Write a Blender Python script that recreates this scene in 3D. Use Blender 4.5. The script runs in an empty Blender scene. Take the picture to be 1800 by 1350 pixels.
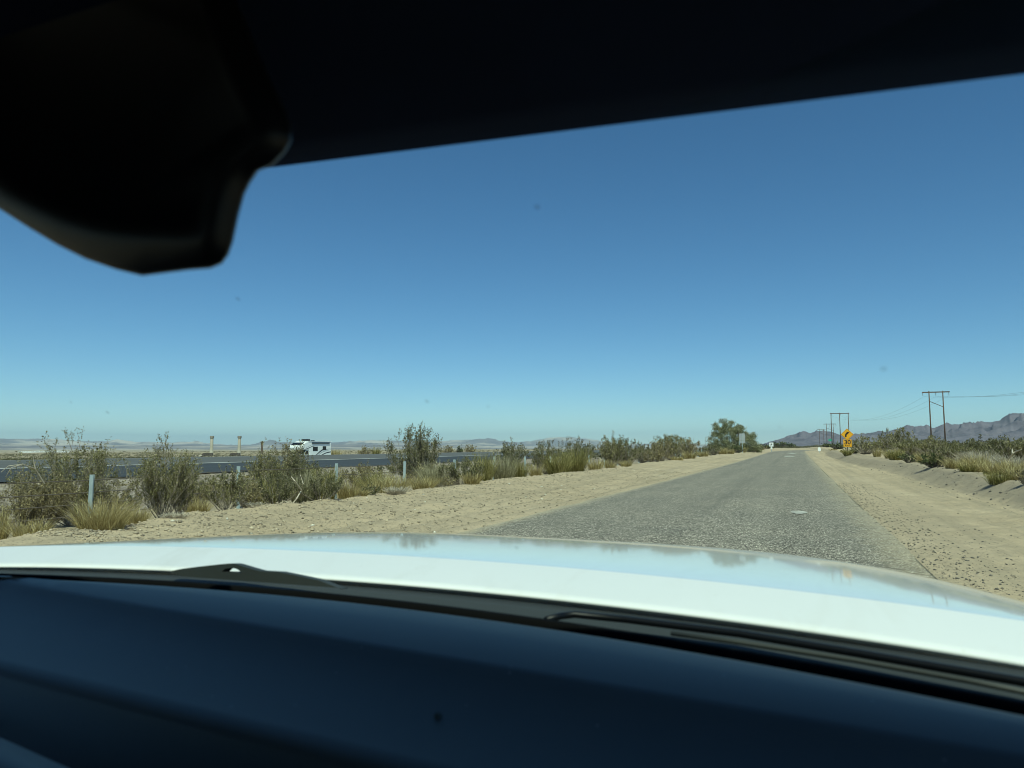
import bpy, math
import numpy as np
from mathutils import Vector
R = math.radians
sc = bpy.context.scene

# ------------------------------------------------------------------ camera
CAM = np.array([0.0, 0.0, 1.5])
FPX = 1250.0
YAW = math.atan(500 / FPX); PIT = math.atan(111 / FPX)
FW = np.array([-math.sin(YAW) * math.cos(PIT), math.cos(YAW) * math.cos(PIT), math.sin(PIT)])
RT = np.array([math.cos(YAW), math.sin(YAW), 0.0]); UP = np.cross(RT, FW)
cd = bpy.data.cameras.new('camera'); cam = bpy.data.objects.new('camera', cd)
sc.collection.objects.link(cam); sc.camera = cam
cam.location = CAM; cam.rotation_euler = (math.pi / 2 + PIT, 0, YAW)
cd.sensor_width = 36; cd.lens = 25.0; cd.clip_start = 0.03; cd.clip_end = 60000
cd.dof.use_dof = True; cd.dof.focus_distance = 30; cd.dof.aperture_fstop = 7.0

# ------------------------------------------------------------------ sky, sun, exposure
SUN_EL, SUN_AZ = 57.0, 150.0        # azimuth from +Y towards +X
w = bpy.data.worlds.new('World'); sc.world = w; w.use_nodes = True
nt = w.node_tree; bg = nt.nodes['Background']
sky = nt.nodes.new('ShaderNodeTexSky'); sky.sky_type = 'NISHITA'; sky.sun_disc = False
sky.sun_elevation = R(SUN_EL); sky.sun_rotation = R(SUN_AZ)
sky.altitude = 300; sky.air_density = 0.8; sky.dust_density = 0.0; sky.ozone_density = 4.0
hs = nt.nodes.new('ShaderNodeHueSaturation'); hs.inputs['Saturation'].default_value = 1.18
nt.links.new(sky.outputs[0], hs.inputs['Color']); nt.links.new(hs.outputs[0], bg.inputs[0]); bg.inputs[1].default_value = 0.08
sl = bpy.data.lights.new('sun', 'SUN'); sl.energy = 3.9; sl.angle = R(0.53); sl.color = (1, 0.93, 0.79)
so = bpy.data.objects.new('sun', sl); sc.collection.objects.link(so)
sd = Vector((math.sin(R(SUN_AZ)) * math.cos(R(SUN_EL)), math.cos(R(SUN_AZ)) * math.cos(R(SUN_EL)), math.sin(R(SUN_EL))))
so.rotation_euler = sd.to_track_quat('Z', 'Y').to_euler(); so.location = (0, -20, 40)
sc.view_settings.view_transform = 'Standard'; sc.view_settings.look = 'None'
sc.view_settings.exposure = 0.5; sc.view_settings.gamma = 1.0
sc.cycles.max_bounces = 8; sc.cycles.transparent_max_bounces = 16
sc.cycles.volume_bounces = 0
sc.cycles.use_denoising = True; sc.cycles.filter_width = 0.95

# ------------------------------------------------------------------ helpers
COL = sc.collection
def link(o, parent=None):
    COL.objects.link(o)
    if parent is not None: o.parent = parent
    return o
def mesh_obj(name, V, F, mat, parent=None, smooth=False, loc=None, rnd=0):
    """F: list of faces, or an int array (n,k)."""
    me = bpy.data.meshes.new(name)
    V = np.asarray(V, dtype=np.float32)
    if isinstance(F, np.ndarray):
        n, k = F.shape
        me.vertices.add(len(V)); me.vertices.foreach_set('co', V.ravel())
        me.loops.add(n * k); me.loops.foreach_set('vertex_index', F.astype(np.int32).ravel())
        me.polygons.add(n); me.polygons.foreach_set('loop_start', np.arange(0, n * k, k, dtype=np.int32))
        me.update(calc_edges=True); me.validate()
    else:
        me.from_pydata([tuple(map(float, v)) for v in V], [], F); me.update()
    mats = mat if isinstance(mat, (list, tuple)) else [mat]
    for m in mats: me.materials.append(m)
    if rnd:
        at = me.attributes.new('rnd', 'FLOAT', 'POINT'); k = len(V) // rnd
        at.data.foreach_set('value', np.repeat(np.random.default_rng(len(V)).uniform(0, 1, k).astype(np.float32), rnd))
    if smooth: me.polygons.foreach_set('use_smooth', [True] * len(me.polygons))
    o = bpy.data.objects.new(name, me)
    if loc is not None: o.location = loc
    return link(o, parent)
def empty(name, loc=(0, 0, 0), rz=0):
    o = bpy.data.objects.new(name, None); o.empty_display_size = 0.2
    o.location = loc; o.rotation_euler = (0, 0, rz); return link(o)
def tag(o, label=None, cat=None, group=None, kind=None):
    if label: o['label'] = label
    if cat: o['category'] = cat
    if group: o['group'] = group
    if kind: o['kind'] = kind
    return o
class MB:
    def __init__(s): s.V = []; s.F = []
    def add(s, V, F):
        n = len(s.V); s.V += [tuple(v) for v in V]; s.F += [tuple(i + n for i in f) for f in F]
    def box(s, a, b):
        x0, y0, z0 = a; x1, y1, z1 = b
        s.add([(x0,y0,z0),(x1,y0,z0),(x1,y1,z0),(x0,y1,z0),(x0,y0,z1),(x1,y0,z1),(x1,y1,z1),(x0,y1,z1)],
              [(0,3,2,1),(4,5,6,7),(0,1,5,4),(1,2,6,5),(2,3,7,6),(3,0,4,7)])
    def tube(s, pts, r, n=8, r2=None):
        pts = [Vector(p) for p in pts]; m = len(pts); V = []; F = []
        for i, p in enumerate(pts):
            t = (pts[min(i+1, m-1)] - pts[max(i-1, 0)]).normalized()
            a = t.orthogonal().normalized() if abs(t.z) > 0.99 else t.cross(Vector((0,0,1))).normalized()
            b = t.cross(a); rr = r if r2 is None else r + (r2 - r) * i / (m - 1)
            for k in range(n):
                c = 2 * math.pi * k / n; V.append(tuple(p + a * math.cos(c) * rr + b * math.sin(c) * rr))
        for i in range(m - 1):
            for k in range(n):
                k2 = (k + 1) % n; F.append((i*n+k, i*n+k2, (i+1)*n+k2, (i+1)*n+k))
        F.append(tuple(range(n-1, -1, -1))); F.append(tuple((m-1)*n+k for k in range(n)))
        s.add(V, F)
    def prism(s, poly, d):
        """poly: list of 3D points in a plane, extruded by vector d."""
        n = len(poly); V = [tuple(p) for p in poly] + [tuple(np.array(p) + np.array(d)) for p in poly]
        s.add(V, [tuple(range(n-1, -1, -1)), tuple(range(n, 2*n))] + [(i, (i+1) % n, n+(i+1) % n, n+i) for i in range(n)])
    def build(s, name, mat, parent=None, smooth=False, bevel=0, seg=2, **k):
        o = mesh_obj(name, s.V, s.F, mat, parent, smooth, **k)
        if bevel:
            b = o.modifiers.new('bevel', 'BEVEL'); b.width = bevel; b.segments = seg; b.limit_method = 'ANGLE'; b.angle_limit = R(35)
        return o
def grid_faces(r, c):
    i = np.arange(r - 1)[:, None] * c + np.arange(c - 1)[None, :]
    return np.stack([i, i + 1, i + c + 1, i + c], -1).reshape(-1, 4)

# -- pixel rays of the 1800 x 1350 photograph, to lay things out in the world
def ray(x, y): return FW + RT * (x - 900) / FPX + UP * (675 - y) / FPX
def on_z(x, y, z):
    d = ray(x, y); return CAM + d * (z - CAM[2]) / d[2]
def on_x(px, y, X):
    d = ray(px, y); return CAM + d * X / d[0]
def on_y(px, y, Y):
    d = ray(px, y); return CAM + d * Y / d[1]
def on_depth(px, y, D):
    d = ray(px, y); return CAM + d * D / math.hypot(d[0], d[1])

# -- value noise
def _hash(ix, iy, seed):
    with np.errstate(over='ignore'):
        h = (ix.astype(np.int64) * 374761393 + iy.astype(np.int64) * 668265263 + seed * 144665) & 0xffffffff
        h = ((h ^ (h >> 13)) * 1274126177) & 0xffffffff
        return ((h ^ (h >> 16)) & 0xffff) / 65535.0
def vnoise(x, y, seed=0):
    x = np.asarray(x, float); y = np.asarray(y, float)
    ix = np.floor(x); iy = np.floor(y); fx = x - ix; fy = y - iy
    fx = fx * fx * (3 - 2 * fx); fy = fy * fy * (3 - 2 * fy)
    a = _hash(ix, iy, seed); b = _hash(ix + 1, iy, seed); c = _hash(ix, iy + 1, seed); d = _hash(ix + 1, iy + 1, seed)
    return (a * (1 - fx) + b * fx) * (1 - fy) + (c * (1 - fx) + d * fx) * fy - 0.5
def fbm(x, y, seed=0, o=4):
    return sum(vnoise(x * 2**k, y * 2**k, seed + k) / 2**k for k in range(o))
def sstep(a, b, x):
    t = np.clip((np.asarray(x, float) - a) / (b - a), 0, 1); return t * t * (3 - 2 * t)

# ------------------------------------------------------------------ materials
MATS = {}
class NT:
    def __init__(s, name):
        s.m = bpy.data.materials.new(name); s.m.use_nodes = True; s.t = s.m.node_tree
        s.b = s.t.nodes['Principled BSDF']; s.o = s.t.nodes['Material Output']
    def n(s, typ, **k):
        x = s.t.nodes.new(typ)
        for a, v in k.items(): setattr(x, a, v)
        return x
    def l(s, a, b): s.t.links.new(a, b)
    def set(s, **k):
        for a, v in k.items():
            i = s.b.inputs[a.replace('_', ' ')]
            i.default_value = (*v, 1) if isinstance(v, tuple) and len(v) == 3 else v
        return s
    def coord(s, kind='Object'):
        if kind == 'World': return s.n('ShaderNodeNewGeometry').outputs['Position']
        return s.n('ShaderNodeTexCoord').outputs[kind]
    def noise(s, scale, detail=3, co=None, rough=0.5, dist=0.0):
        x = s.n('ShaderNodeTexNoise'); x.inputs['Scale'].default_value = scale; x.inputs['Detail'].default_value = detail
        x.inputs['Roughness'].default_value = rough; x.inputs['Distortion'].default_value = dist
        if co is not None: s.l(co, x.inputs['Vector'])
        return x.outputs['Fac']
    def voro(s, scale, co=None, out='Color', feature='F1'):
        x = s.n('ShaderNodeTexVoronoi'); x.inputs['Scale'].default_value = scale; x.feature = feature
        if co is not None: s.l(co, x.inputs['Vector'])
        return x.outputs[out]
    def ramp(s, fac, stops):
        x = s.n('ShaderNodeValToRGB'); e = x.color_ramp.elements
        while len(e) < len(stops): e.new(0.5)
        for i, (p, c) in enumerate(stops): e[i].position = p; e[i].color = (*c, 1) if len(c) == 3 else c
        s.l(fac, x.inputs[0]); return x.outputs[0]
    def mix(s, fac, a, b, blend='MIX'):
        x = s.n('ShaderNodeMix', data_type='RGBA', blend_type=blend)
        for i, v in ((0, fac), (6, a), (7, b)):
            if hasattr(v, 'is_output'): s.l(v, x.inputs[i])
            else: x.inputs[i].default_value = (*v, 1) if isinstance(v, tuple) and len(v) == 3 else v
        return x.outputs[2]
    def math(s, op, a, b=None, clamp=False):
        x = s.n('ShaderNodeMath', operation=op, use_clamp=clamp)
        for i, v in ((0, a), (1, b)):
            if v is None: continue
            if hasattr(v, 'is_output'): s.l(v, x.inputs[i])
            else: x.inputs[i].default_value = v
        return x.outputs[0]
    def bump(s, h, strength=0.3, dist=0.02):
        x = s.n('ShaderNodeBump'); x.inputs['Strength'].default_value = strength; x.inputs['Distance'].default_value = dist
        s.l(h, x.inputs['Height']); s.l(x.outputs[0], s.b.inputs['Normal'])
    def base(s, c): s.l(c, s.b.inputs['Base Color'])

def simple(name, col, rough=0.6, var=0.15, scale=6, metal=0.0, spec=0.5, co='Object'):
    t = NT(name); t.set(Roughness=rough, Metallic=metal); t.b.inputs['Specular IOR Level'].default_value = spec
    f = t.noise(scale, 4, t.coord(co))
    lo = tuple(c * (1 - var) for c in col); hi = tuple(min(1, c * (1 + var)) for c in col)
    t.base(t.ramp(f, [(0.3, lo), (0.7, hi)])); MATS[name] = t.m; return t.m

def leafmat(name, c1, c2, c3, scale=3.0, transl=0.25):
    t = NT(name); co = t.coord('World')
    f = t.noise(scale, 2, co); at = t.n('ShaderNodeAttribute', attribute_name='rnd')
    fac = t.math('ADD', t.math('MULTIPLY', at.outputs['Fac'], 0.62), t.math('MULTIPLY', f, 0.38))
    hi = tuple(min(0.75, x * 1.45 + 0.03) for x in c3)
    b = t.ramp(fac, [(0.20, tuple(x * 0.8 for x in c1)), (0.40, c1), (0.55, c2), (0.70, c3), (0.80, hi)])
    t.base(b); t.set(Roughness=0.65); t.b.inputs['Specular IOR Level'].default_value = 0.25
    tr = t.n('ShaderNodeBsdfTranslucent'); t.l(b, tr.inputs[0])
    mx = t.n('ShaderNodeMixShader'); mx.inputs[0].default_value = transl
    t.l(t.b.outputs[0], mx.inputs[1]); t.l(tr.outputs[0], mx.inputs[2]); t.l(mx.outputs[0], t.o.inputs[0])
    return t.m

# ground: pale desert sand with gravel specks and scrub litter
def ground_mat():
    t = NT('sand'); co = t.coord('World')
    sep = t.n('ShaderNodeSeparateXYZ'); t.l(co, sep.inputs[0])
    big = t.noise(0.22, 5, co, 0.6); mid = t.noise(1.7, 5, co, 0.65); fine = t.noise(30, 3, co, 0.7)
    a = t.ramp(big, [(0.3, (0.385, 0.297, 0.195)), (0.55, (0.46, 0.358, 0.242)), (0.75, (0.505, 0.40, 0.276))])
    a = t.mix(t.math('MULTIPLY', t.ramp(mid, [(0.40, (0, 0, 0)), (0.68, (1, 1, 1))]), 0.5), a, (0.30, 0.245, 0.17))
    a = t.mix(t.ramp(fine, [(0.52, (0, 0, 0)), (0.72, (0.55, 0.55, 0.55))]), a, (0.50, 0.415, 0.28))
    vor = t.n('ShaderNodeTexVoronoi'); vor.inputs['Scale'].default_value = 26; t.l(co, vor.inputs['Vector'])
    peb = t.ramp(vor.outputs['Distance'], [(0.16, (1, 1, 1)), (0.30, (0, 0, 0))])
    sel = t.n('ShaderNodeSeparateColor'); t.l(vor.outputs['Color'], sel.inputs[0])
    dense = t.noise(0.7, 4, co, 0.7)
    m = t.math('MULTIPLY', peb, t.math('GREATER_THAN', t.math('ADD', t.math('ADD', t.math('MULTIPLY', sel.outputs[0], 0.55), dense), t.math('MULTIPLY', t.math('LESS_THAN', sep.outputs[0], -3.0), 0.12)), 0.86))
    pc = t.ramp(sel.outputs[1], [(0.0, (0.09, 0.07, 0.055)), (0.55, (0.20, 0.16, 0.115)), (0.9, (0.33, 0.28, 0.22)), (1.0, (0.62, 0.56, 0.46))])
    a = t.mix(t.math('MULTIPLY', m, 0.8), a, pc)
    # litter and darker crusted soil away from the graded verge
    sx = t.math('ABSOLUTE', t.math('ADD', sep.outputs[0], 2.0))
    wild = t.ramp(t.math('MULTIPLY', sx, 0.01), [(0.10, (0, 0, 0)), (0.14, (1, 1, 1))])
    lit = t.math('MULTIPLY', wild, t.ramp(t.noise(0.9, 6, co, 0.7), [(0.42, (0, 0, 0)), (0.6, (1, 1, 1))]))
    a = t.mix(t.math('MULTIPLY', lit, 0.6), a, (0.20, 0.17, 0.115))
    far = t.math('MULTIPLY', wild, t.ramp(t.noise(0.02, 5, co, 0.65), [(0.40, (0, 0, 0)), (0.58, (1, 1, 1))]))
    a = t.mix(t.math('MULTIPLY', far, 0.55), a, (0.19, 0.165, 0.115))
    # graded verge: streaks and gravel windrows running along the road
    mp = t.n('ShaderNodeMapping'); mp.inputs['Scale'].default_value = (2.4, 0.05, 1.0); t.l(co, mp.inputs[0])
    st = t.noise(1.0, 5, mp.outputs[0], 0.65)
    verge = t.ramp(t.math('MULTIPLY', sx, 0.01), [(0.07, (1, 1, 1)), (0.085, (0, 0, 0))])
    a = t.mix(t.math('MULTIPLY', t.math('MULTIPLY', t.ramp(st, [(0.45, (0, 0, 0)), (0.62, (1, 1, 1))]), verge), 0.45), a, (0.26, 0.215, 0.15))
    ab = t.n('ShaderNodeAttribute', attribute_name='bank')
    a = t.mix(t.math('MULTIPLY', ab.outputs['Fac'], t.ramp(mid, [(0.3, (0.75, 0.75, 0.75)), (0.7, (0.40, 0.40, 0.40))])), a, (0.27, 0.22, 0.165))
    ar = t.n('ShaderNodeAttribute', attribute_name='rocky')
    rv = t.n('ShaderNodeTexVoronoi'); rv.inputs['Scale'].default_value = 7; t.l(co, rv.inputs['Vector']); rs = t.n('ShaderNodeSeparateColor'); t.l(rv.outputs['Color'], rs.inputs[0])
    a = t.mix(t.math('MULTIPLY', ar.outputs['Fac'], 0.75), a, t.ramp(rs.outputs[0], [(0.0, (0.12, 0.095, 0.085)), (0.5, (0.25, 0.205, 0.175)), (1.0, (0.42, 0.36, 0.30))]))
    t.base(a); t.set(Roughness=0.95); t.b.inputs['Specular IOR Level'].default_value = 0.15
    h = t.math('ADD', t.math('MULTIPLY', fine, 0.35), t.math('ADD', t.math('MULTIPLY', mid, 1.5), t.math('MULTIPLY', m, 0.5)))
    t.bump(h, 1.0, 0.07)
    return t.m
M_GROUND = ground_mat()

def road_mat():
    t = NT('chip_seal'); co = t.coord('World')
    vor = t.n('ShaderNodeTexVoronoi'); vor.inputs['Scale'].default_value = 44; t.l(co, vor.inputs['Vector'])
    sel = t.n('ShaderNodeSeparateColor'); t.l(vor.outputs['Color'], sel.inputs[0])
    chip = t.ramp(sel.outputs[0], [(0.0, (0.072, 0.064, 0.054)), (0.3, (0.20, 0.180, 0.151)), (0.62, (0.41, 0.370, 0.308)), (0.88, (0.62, 0.56, 0.47)), (1.0, (0.95, 0.88, 0.75))])
    gap = t.ramp(vor.outputs['Distance'], [(0.32, (1, 1, 1)), (0.62, (0.25, 0.25, 0.25))])
    a = t.mix(1.0, chip, gap, 'MULTIPLY')
    big = t.noise(0.35, 5, co, 0.65)
    a = t.mix(1.0, a, t.ramp(big, [(0.3, (0.86, 0.86, 0.86)), (0.7, (1.12, 1.10, 1.06))]), 'MULTIPLY')
    mp = t.n('ShaderNodeMapping'); mp.inputs['Scale'].default_value = (1.1, 0.035, 1.0); t.l(co, mp.inputs[0])
    a = t.mix(1.0, a, t.ramp(t.noise(1.0, 4, mp.outputs[0], 0.6), [(0.35, (0.90, 0.90, 0.90)), (0.65, (1.08, 1.075, 1.06))]), 'MULTIPLY')
    # wheel paths polished a little, long seam
    at = t.n('ShaderNodeAttribute', attribute_name='edge')
    n1 = t.noise(1.3, 6, co, 0.7); n2 = t.noise(9, 4, co, 0.7)
    e = t.math('ADD', at.outputs['Fac'], t.math('ADD', t.math('MULTIPLY', n1, 0.7), t.math('MULTIPLY', n2, 0.5)))
    dust = t.ramp(e, [(0.52, (0.85, 0.85, 0.85)), (0.80, (0.30, 0.30, 0.30)), (1.1, (0.02, 0.02, 0.02))])
    a = t.mix(dust, a, (0.40, 0.33, 0.22))
    cr = t.n('ShaderNodeAttribute', attribute_name='seam')
    a = t.mix(t.math('MULTIPLY', cr.outputs['Fac'], t.ramp(t.noise(2.2, 3, co), [(0.38, (0, 0, 0)), (0.55, (0.6, 0.6, 0.6))])), a, (0.05, 0.05, 0.047))
    t.base(a); t.set(Roughness=0.9); t.b.inputs['Specular IOR Level'].default_value = 0.3
    t.bump(t.math('MULTIPLY', vor.outputs['Distance'], -1.0), 0.6, 0.012)
    return t.m
M_ROAD = road_mat()
def asphalt(name, c, streak):
    t = NT(name); co = t.coord('World')
    mp = t.n('ShaderNodeMapping'); mp.inputs['Scale'].default_value = (1.2, 0.03, 1); t.l(co, mp.inputs[0])
    s = t.noise(1.0, 4, mp.outputs[0], 0.6); f = t.noise(14, 3, co)
    a = t.ramp(s, [(0.3, tuple(x * (1 - streak) for x in c)), (0.7, tuple(x * (1 + streak) for x in c))])
    a = t.mix(1.0, a, t.ramp(f, [(0.3, (0.85,) * 3), (0.7, (1.15,) * 3)]), 'MULTIPLY')
    t.base(a); t.set(Roughness=0.85); return t.m
M_FWY = asphalt('freeway_asphalt', (0.088, 0.085, 0.080), 0.2)
M_FWY2 = asphalt('freeway_worn', (0.20, 0.20, 0.19), 0.15)
M_SHO = asphalt('shoulder_asphalt', (0.032, 0.036, 0.042), 0.25)
M_PAINT = simple('road_paint', (0.72, 0.72, 0.68), 0.7, 0.1, 3, co='Object')
M_PATCH = simple('pale_patch', (0.34, 0.325, 0.285), 0.9, 0.4, 9)

def hill_mat(name, rock, dark, sand, scale, sandy):
    t = NT(name); co = t.coord('World')
    f = t.noise(scale, 8, co, 0.68, 0.4)
    mp = t.n('ShaderNodeMapping'); mp.inputs['Scale'].default_value = (1, 1, 4.0); t.l(co, mp.inputs[0])
    g = t.noise(scale * 0.5, 7, mp.outputs[0], 0.62)
    a = t.ramp(f, [(0.35, dark), (0.55, rock), (0.72, tuple(x * 1.25 for x in rock))])
    a = t.mix(t.ramp(g, [(0.60 - sandy, (0, 0, 0)), (0.72 - sandy, (0.85, 0.85, 0.85))]), a, sand)
    t.base(a); t.set(Roughness=0.95); t.b.inputs['Specular IOR Level'].default_value = 0.1
    t.bump(f, 1.0, 0.12 / scale); return t.m
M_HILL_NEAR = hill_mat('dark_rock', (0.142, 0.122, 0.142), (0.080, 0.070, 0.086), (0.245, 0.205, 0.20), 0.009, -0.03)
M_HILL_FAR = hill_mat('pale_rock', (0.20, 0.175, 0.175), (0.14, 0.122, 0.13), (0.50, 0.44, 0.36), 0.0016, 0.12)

L_CREO = leafmat('creosote_leaf', (0.135, 0.123, 0.048), (0.196, 0.177, 0.075), (0.279, 0.249, 0.120))
L_DARK = leafmat('dark_creosote_leaf', (0.097, 0.095, 0.041), (0.150, 0.140, 0.064), (0.228, 0.205, 0.103))
L_BROWN = leafmat('brownish_leaf', (0.165, 0.135, 0.063), (0.239, 0.196, 0.095), (0.331, 0.274, 0.142))
L_GREEN = leafmat('bright_leaf', (0.045, 0.060, 0.020), (0.078, 0.094, 0.032), (0.135, 0.145, 0.055))
L_BROOM = leafmat('broom_wand', (0.17, 0.155, 0.045), (0.25, 0.22, 0.07), (0.34, 0.29, 0.115))
L_PALE = leafmat('pale_wand', (0.25, 0.23, 0.13), (0.34, 0.31, 0.185), (0.43, 0.385, 0.24))
L_STRAW = leafmat('straw_blade', (0.32, 0.25, 0.10), (0.43, 0.345, 0.15), (0.52, 0.43, 0.22), transl=0.35)
L_GREY = leafmat('grey_twig', (0.19, 0.175, 0.14), (0.27, 0.25, 0.20), (0.36, 0.335, 0.27))
L_TREE = leafmat('ironwood_leaf', (0.13, 0.14, 0.066), (0.215, 0.215, 0.11), (0.31, 0.30, 0.175), scale=1.3, transl=0.12)
S_GREY = simple('grey_bark', (0.28, 0.235, 0.18), 0.9, 0.3, 8)
S_DARK = simple('dark_bark', (0.095, 0.078, 0.065), 0.9, 0.3, 8)
S_PALE = simple('bleached_wood', (0.46, 0.40, 0.31), 0.9, 0.2, 8)
M_STEEL = simple('weathered_steel', (0.36, 0.43, 0.44), 0.6, 0.12, 5, metal=0.2)
M_WIRE = simple('rusted_wire', (0.10, 0.08, 0.065), 0.7, 0.2, 10)
M_WOODPOLE = simple('creosoted_wood', (0.105, 0.07, 0.05), 0.9, 0.25, 2)
M_STONE = simple('tan_stone', (0.33, 0.27, 0.19), 0.95, 0.55, 3)
M_STONE2 = simple('dark_stone', (0.13, 0.115, 0.095), 0.95, 0.55, 3)
M_CONC = simple('concrete', (0.44, 0.40, 0.32), 0.85, 0.12, 0.3)
M_BLACK = simple('black_paint', (0.012, 0.012, 0.012), 0.5, 0.1)
M_YEL = simple('sign_yellow', (0.74, 0.34, 0.006), 0.5, 0.06, 3)
M_WHITE = simple('white_sign', (0.80, 0.80, 0.78), 0.5, 0.05, 3)
M_ALU = simple('bare_aluminium', (0.36, 0.375, 0.37), 0.5, 0.08, 3, metal=0.3)
M_SGREEN = simple('sign_green', (0.04, 0.30, 0.20), 0.5, 0.06, 3)

# ------------------------------------------------------------------ terrain
RX0, RX1 = -5.55, 1.40                    # road edges
PX = [-30000, -3000, -1200, -400, -200, -100, -88, -86, -66, -63, -60.6, -60, -42, -35, -33, -20, -14, -11.4, -10.3, -9.6, -8.6, -7.0, -6.0, -5.42, 1.25, 1.75, 4.0, 4.75, 5.75, 8, 60, 200, 1500, 30000]
PZ = [-26, -20, -9, -3.3, -2.3, -1.5, -1.1, -.95, -.95, -.6, .36, .39, .24, -.14, -.34, -.40, -.18, .08, .26, .25, .14, .05, .015, -.03, -.03, .02, .04, .08, .56, .60, 1.55, 2.1, 5, 10]
def rise(Y): return 0.85 * sstep(30, 270, Y)
def terrain(X, Y):
    X = np.asarray(X, float); Y = np.asarray(Y, float)
    wob = 0.55 * vnoise(Y * 0.16, X * 0, 5) + 0.3 * vnoise(Y * 0.6, X * 0, 6)
    side = sstep(5.5, 8.5, np.abs(X + 1.8)) * (1 - sstep(14, 30, np.abs(X + 1.8)))
    Xw = X + wob * side
    Xw = Xw + 0.95 * sstep(40, 72, Y) * (1 - sstep(110, 150, Y)) * sstep(1.9, 3.2, X) * (1 - sstep(20, 40, X))
    z = np.interp(Xw, PX, PZ)
    z = z + rise(Y) * (1 - 0.75 * sstep(25, 45, -X))
    off = sstep(3.9, 5.5, np.abs(X + 1.8))
    fw_ = 1 - sstep(-36, -33, X) * 0 - (sstep(-90, -86, X) * (1 - sstep(-36, -33.5, X)))
    near = off * fw_
    z = z + near * (0.06 * fbm(X * 1.1, Y * 1.1, 11, 3) + 0.045 * fbm(X * 4, Y * 4, 12, 2) + sstep(6.5, 9.5, np.abs(X + 1.8)) * 0.16 * fbm(X * 0.25, Y * 0.25, 13, 3)
                    + sstep(30, 200, np.abs(X)) * 1.4 * fbm(X * 0.01, Y * 0.01, 14, 3))
    # tyre ruts on the verge
    for c, a in ((-6.15, .05), (-6.9, .03), (-7.7, .045), (2.35, .03), (3.6, .025)):
        z = z - a * np.exp(-((X - c - 0.15 * vnoise(Y * 0.1, Y * 0, 30)) / 0.16) ** 2)
    return z
def tz(x, y): return float(terrain(np.array([x]), np.array([y]))[0])

xs = np.unique(np.concatenate([-np.geomspace(95, 30000, 34), np.linspace(-95, -30, 66), np.linspace(-30, -12, 46), np.linspace(-12, 7.5, 196), np.linspace(7.5, 40, 66), np.geomspace(40, 30000, 40)]).round(4))
ys = np.unique(np.concatenate([-np.geomspace(40, 400, 6), np.linspace(-40, 4, 24), np.linspace(4, 30, 209), np.linspace(30, 80, 201), np.linspace(80, 260, 181), np.geomspace(260, 30000, 60)]).round(4))
GX, GY = np.meshgrid(xs, ys)
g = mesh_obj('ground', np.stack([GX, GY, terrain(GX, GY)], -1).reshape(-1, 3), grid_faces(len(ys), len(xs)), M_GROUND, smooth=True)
tag(g, kind='structure')
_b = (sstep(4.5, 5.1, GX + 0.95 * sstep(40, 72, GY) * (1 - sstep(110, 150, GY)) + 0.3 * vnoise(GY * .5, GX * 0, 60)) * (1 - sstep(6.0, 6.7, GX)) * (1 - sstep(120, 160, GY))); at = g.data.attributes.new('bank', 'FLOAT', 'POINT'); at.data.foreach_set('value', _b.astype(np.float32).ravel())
_b = sstep(-36, -34, GX) * (1 - sstep(-17.5, -15.5, GX)); at = g.data.attributes.new('rocky', 'FLOAT', 'POINT'); at.data.foreach_set('value', _b.astype(np.float32).ravel())

# ------------------------------------------------------------------ the side road, straight and then bending right
def road_centre(s):
    s0, r = 165.0, 150.0
    s = np.asarray(s, float); th = np.clip((s - s0) / r, 0, 1.35)
    x = -1.825 + np.where(s > s0, r * (1 - np.cos(th)), 0); y = np.where(s > s0, s0 + r * np.sin(th), s)
    return x, y, th
S = np.unique(np.concatenate([np.linspace(-30, 5, 20), np.linspace(5, 40, 240), np.linspace(40, 165, 160), np.linspace(165, 360, 100)]))
cols = np.concatenate([np.linspace(-3.76, -2.4, 15), np.linspace(-2.0, 2.0, 21), np.linspace(2.1, 3.35, 16)])
cx, cy, th = road_centre(S)
lw = cols[None, :] + np.where(cols[None, :] < -3.7, 0.10 * fbm(S * 0.8, S * 0, 40, 3)[:, None], 0) + np.where(cols[None, :] > 3.3, 0.5 * fbm(S * 0.35, S * 0, 41, 4)[:, None], 0)
RXm = cx[:, None] + lw * np.cos(th)[:, None]; RYm = cy[:, None] - lw * np.sin(th)[:, None]
crown = 0.045 * (1 - (np.clip(cols, -3.3, 9) / 3.3) ** 2)[None, :]
RZm = rise(np.minimum(RYm, 400)) + crown - 0.008 + np.where(RYm > 150, np.maximum(0, sstep(1.4, 14, RXm)) * 0.35, 0)
road = mesh_obj('road', np.stack([RXm, RYm, RZm], -1).reshape(-1, 3), grid_faces(len(S), len(cols)), M_ROAD, smooth=True)
edge = np.minimum((cols + 3.76) / 0.9, (3.45 - cols) / 2.1)[None, :] + 0 * RXm
at = road.data.attributes.new('edge', 'FLOAT', 'POINT'); at.data.foreach_set('value', edge.astype(np.float32).ravel())
seam = np.exp(-((RXm + 1.95) / 0.09) ** 2) + 0 * RXm
at = road.data.attributes.new('seam', 'FLOAT', 'POINT'); at.data.foreach_set('value', seam.astype(np.float32).ravel())
tag(road, kind='structure')
def patch(x, y, w_, l_, seed):
    n = 28; a = np.arange(n) / n * 2 * math.pi
    k = 1 + 0.5 * vnoise(np.cos(a) * 1.5 + seed, np.sin(a) * 1.5, 50)
    X = x + np.cos(a) * w_ / 2 * k; Y = y + np.sin(a) * l_ / 2 * k
    c = 0.045 * (1 - ((X + 1.825) / 3.3) ** 2)
    o = mesh_obj('road_patch', np.stack([X, Y, rise(Y) + c + 0.004], -1), [tuple(range(n))], M_PATCH)
    tag(o, kind='structure')
patch(-0.02, 17.5, 0.34, 0.8, 1.0)
p = on_z(1388, 803, 0.17); patch(p[0], p[1], 1.35, 8, 2.0)
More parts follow.
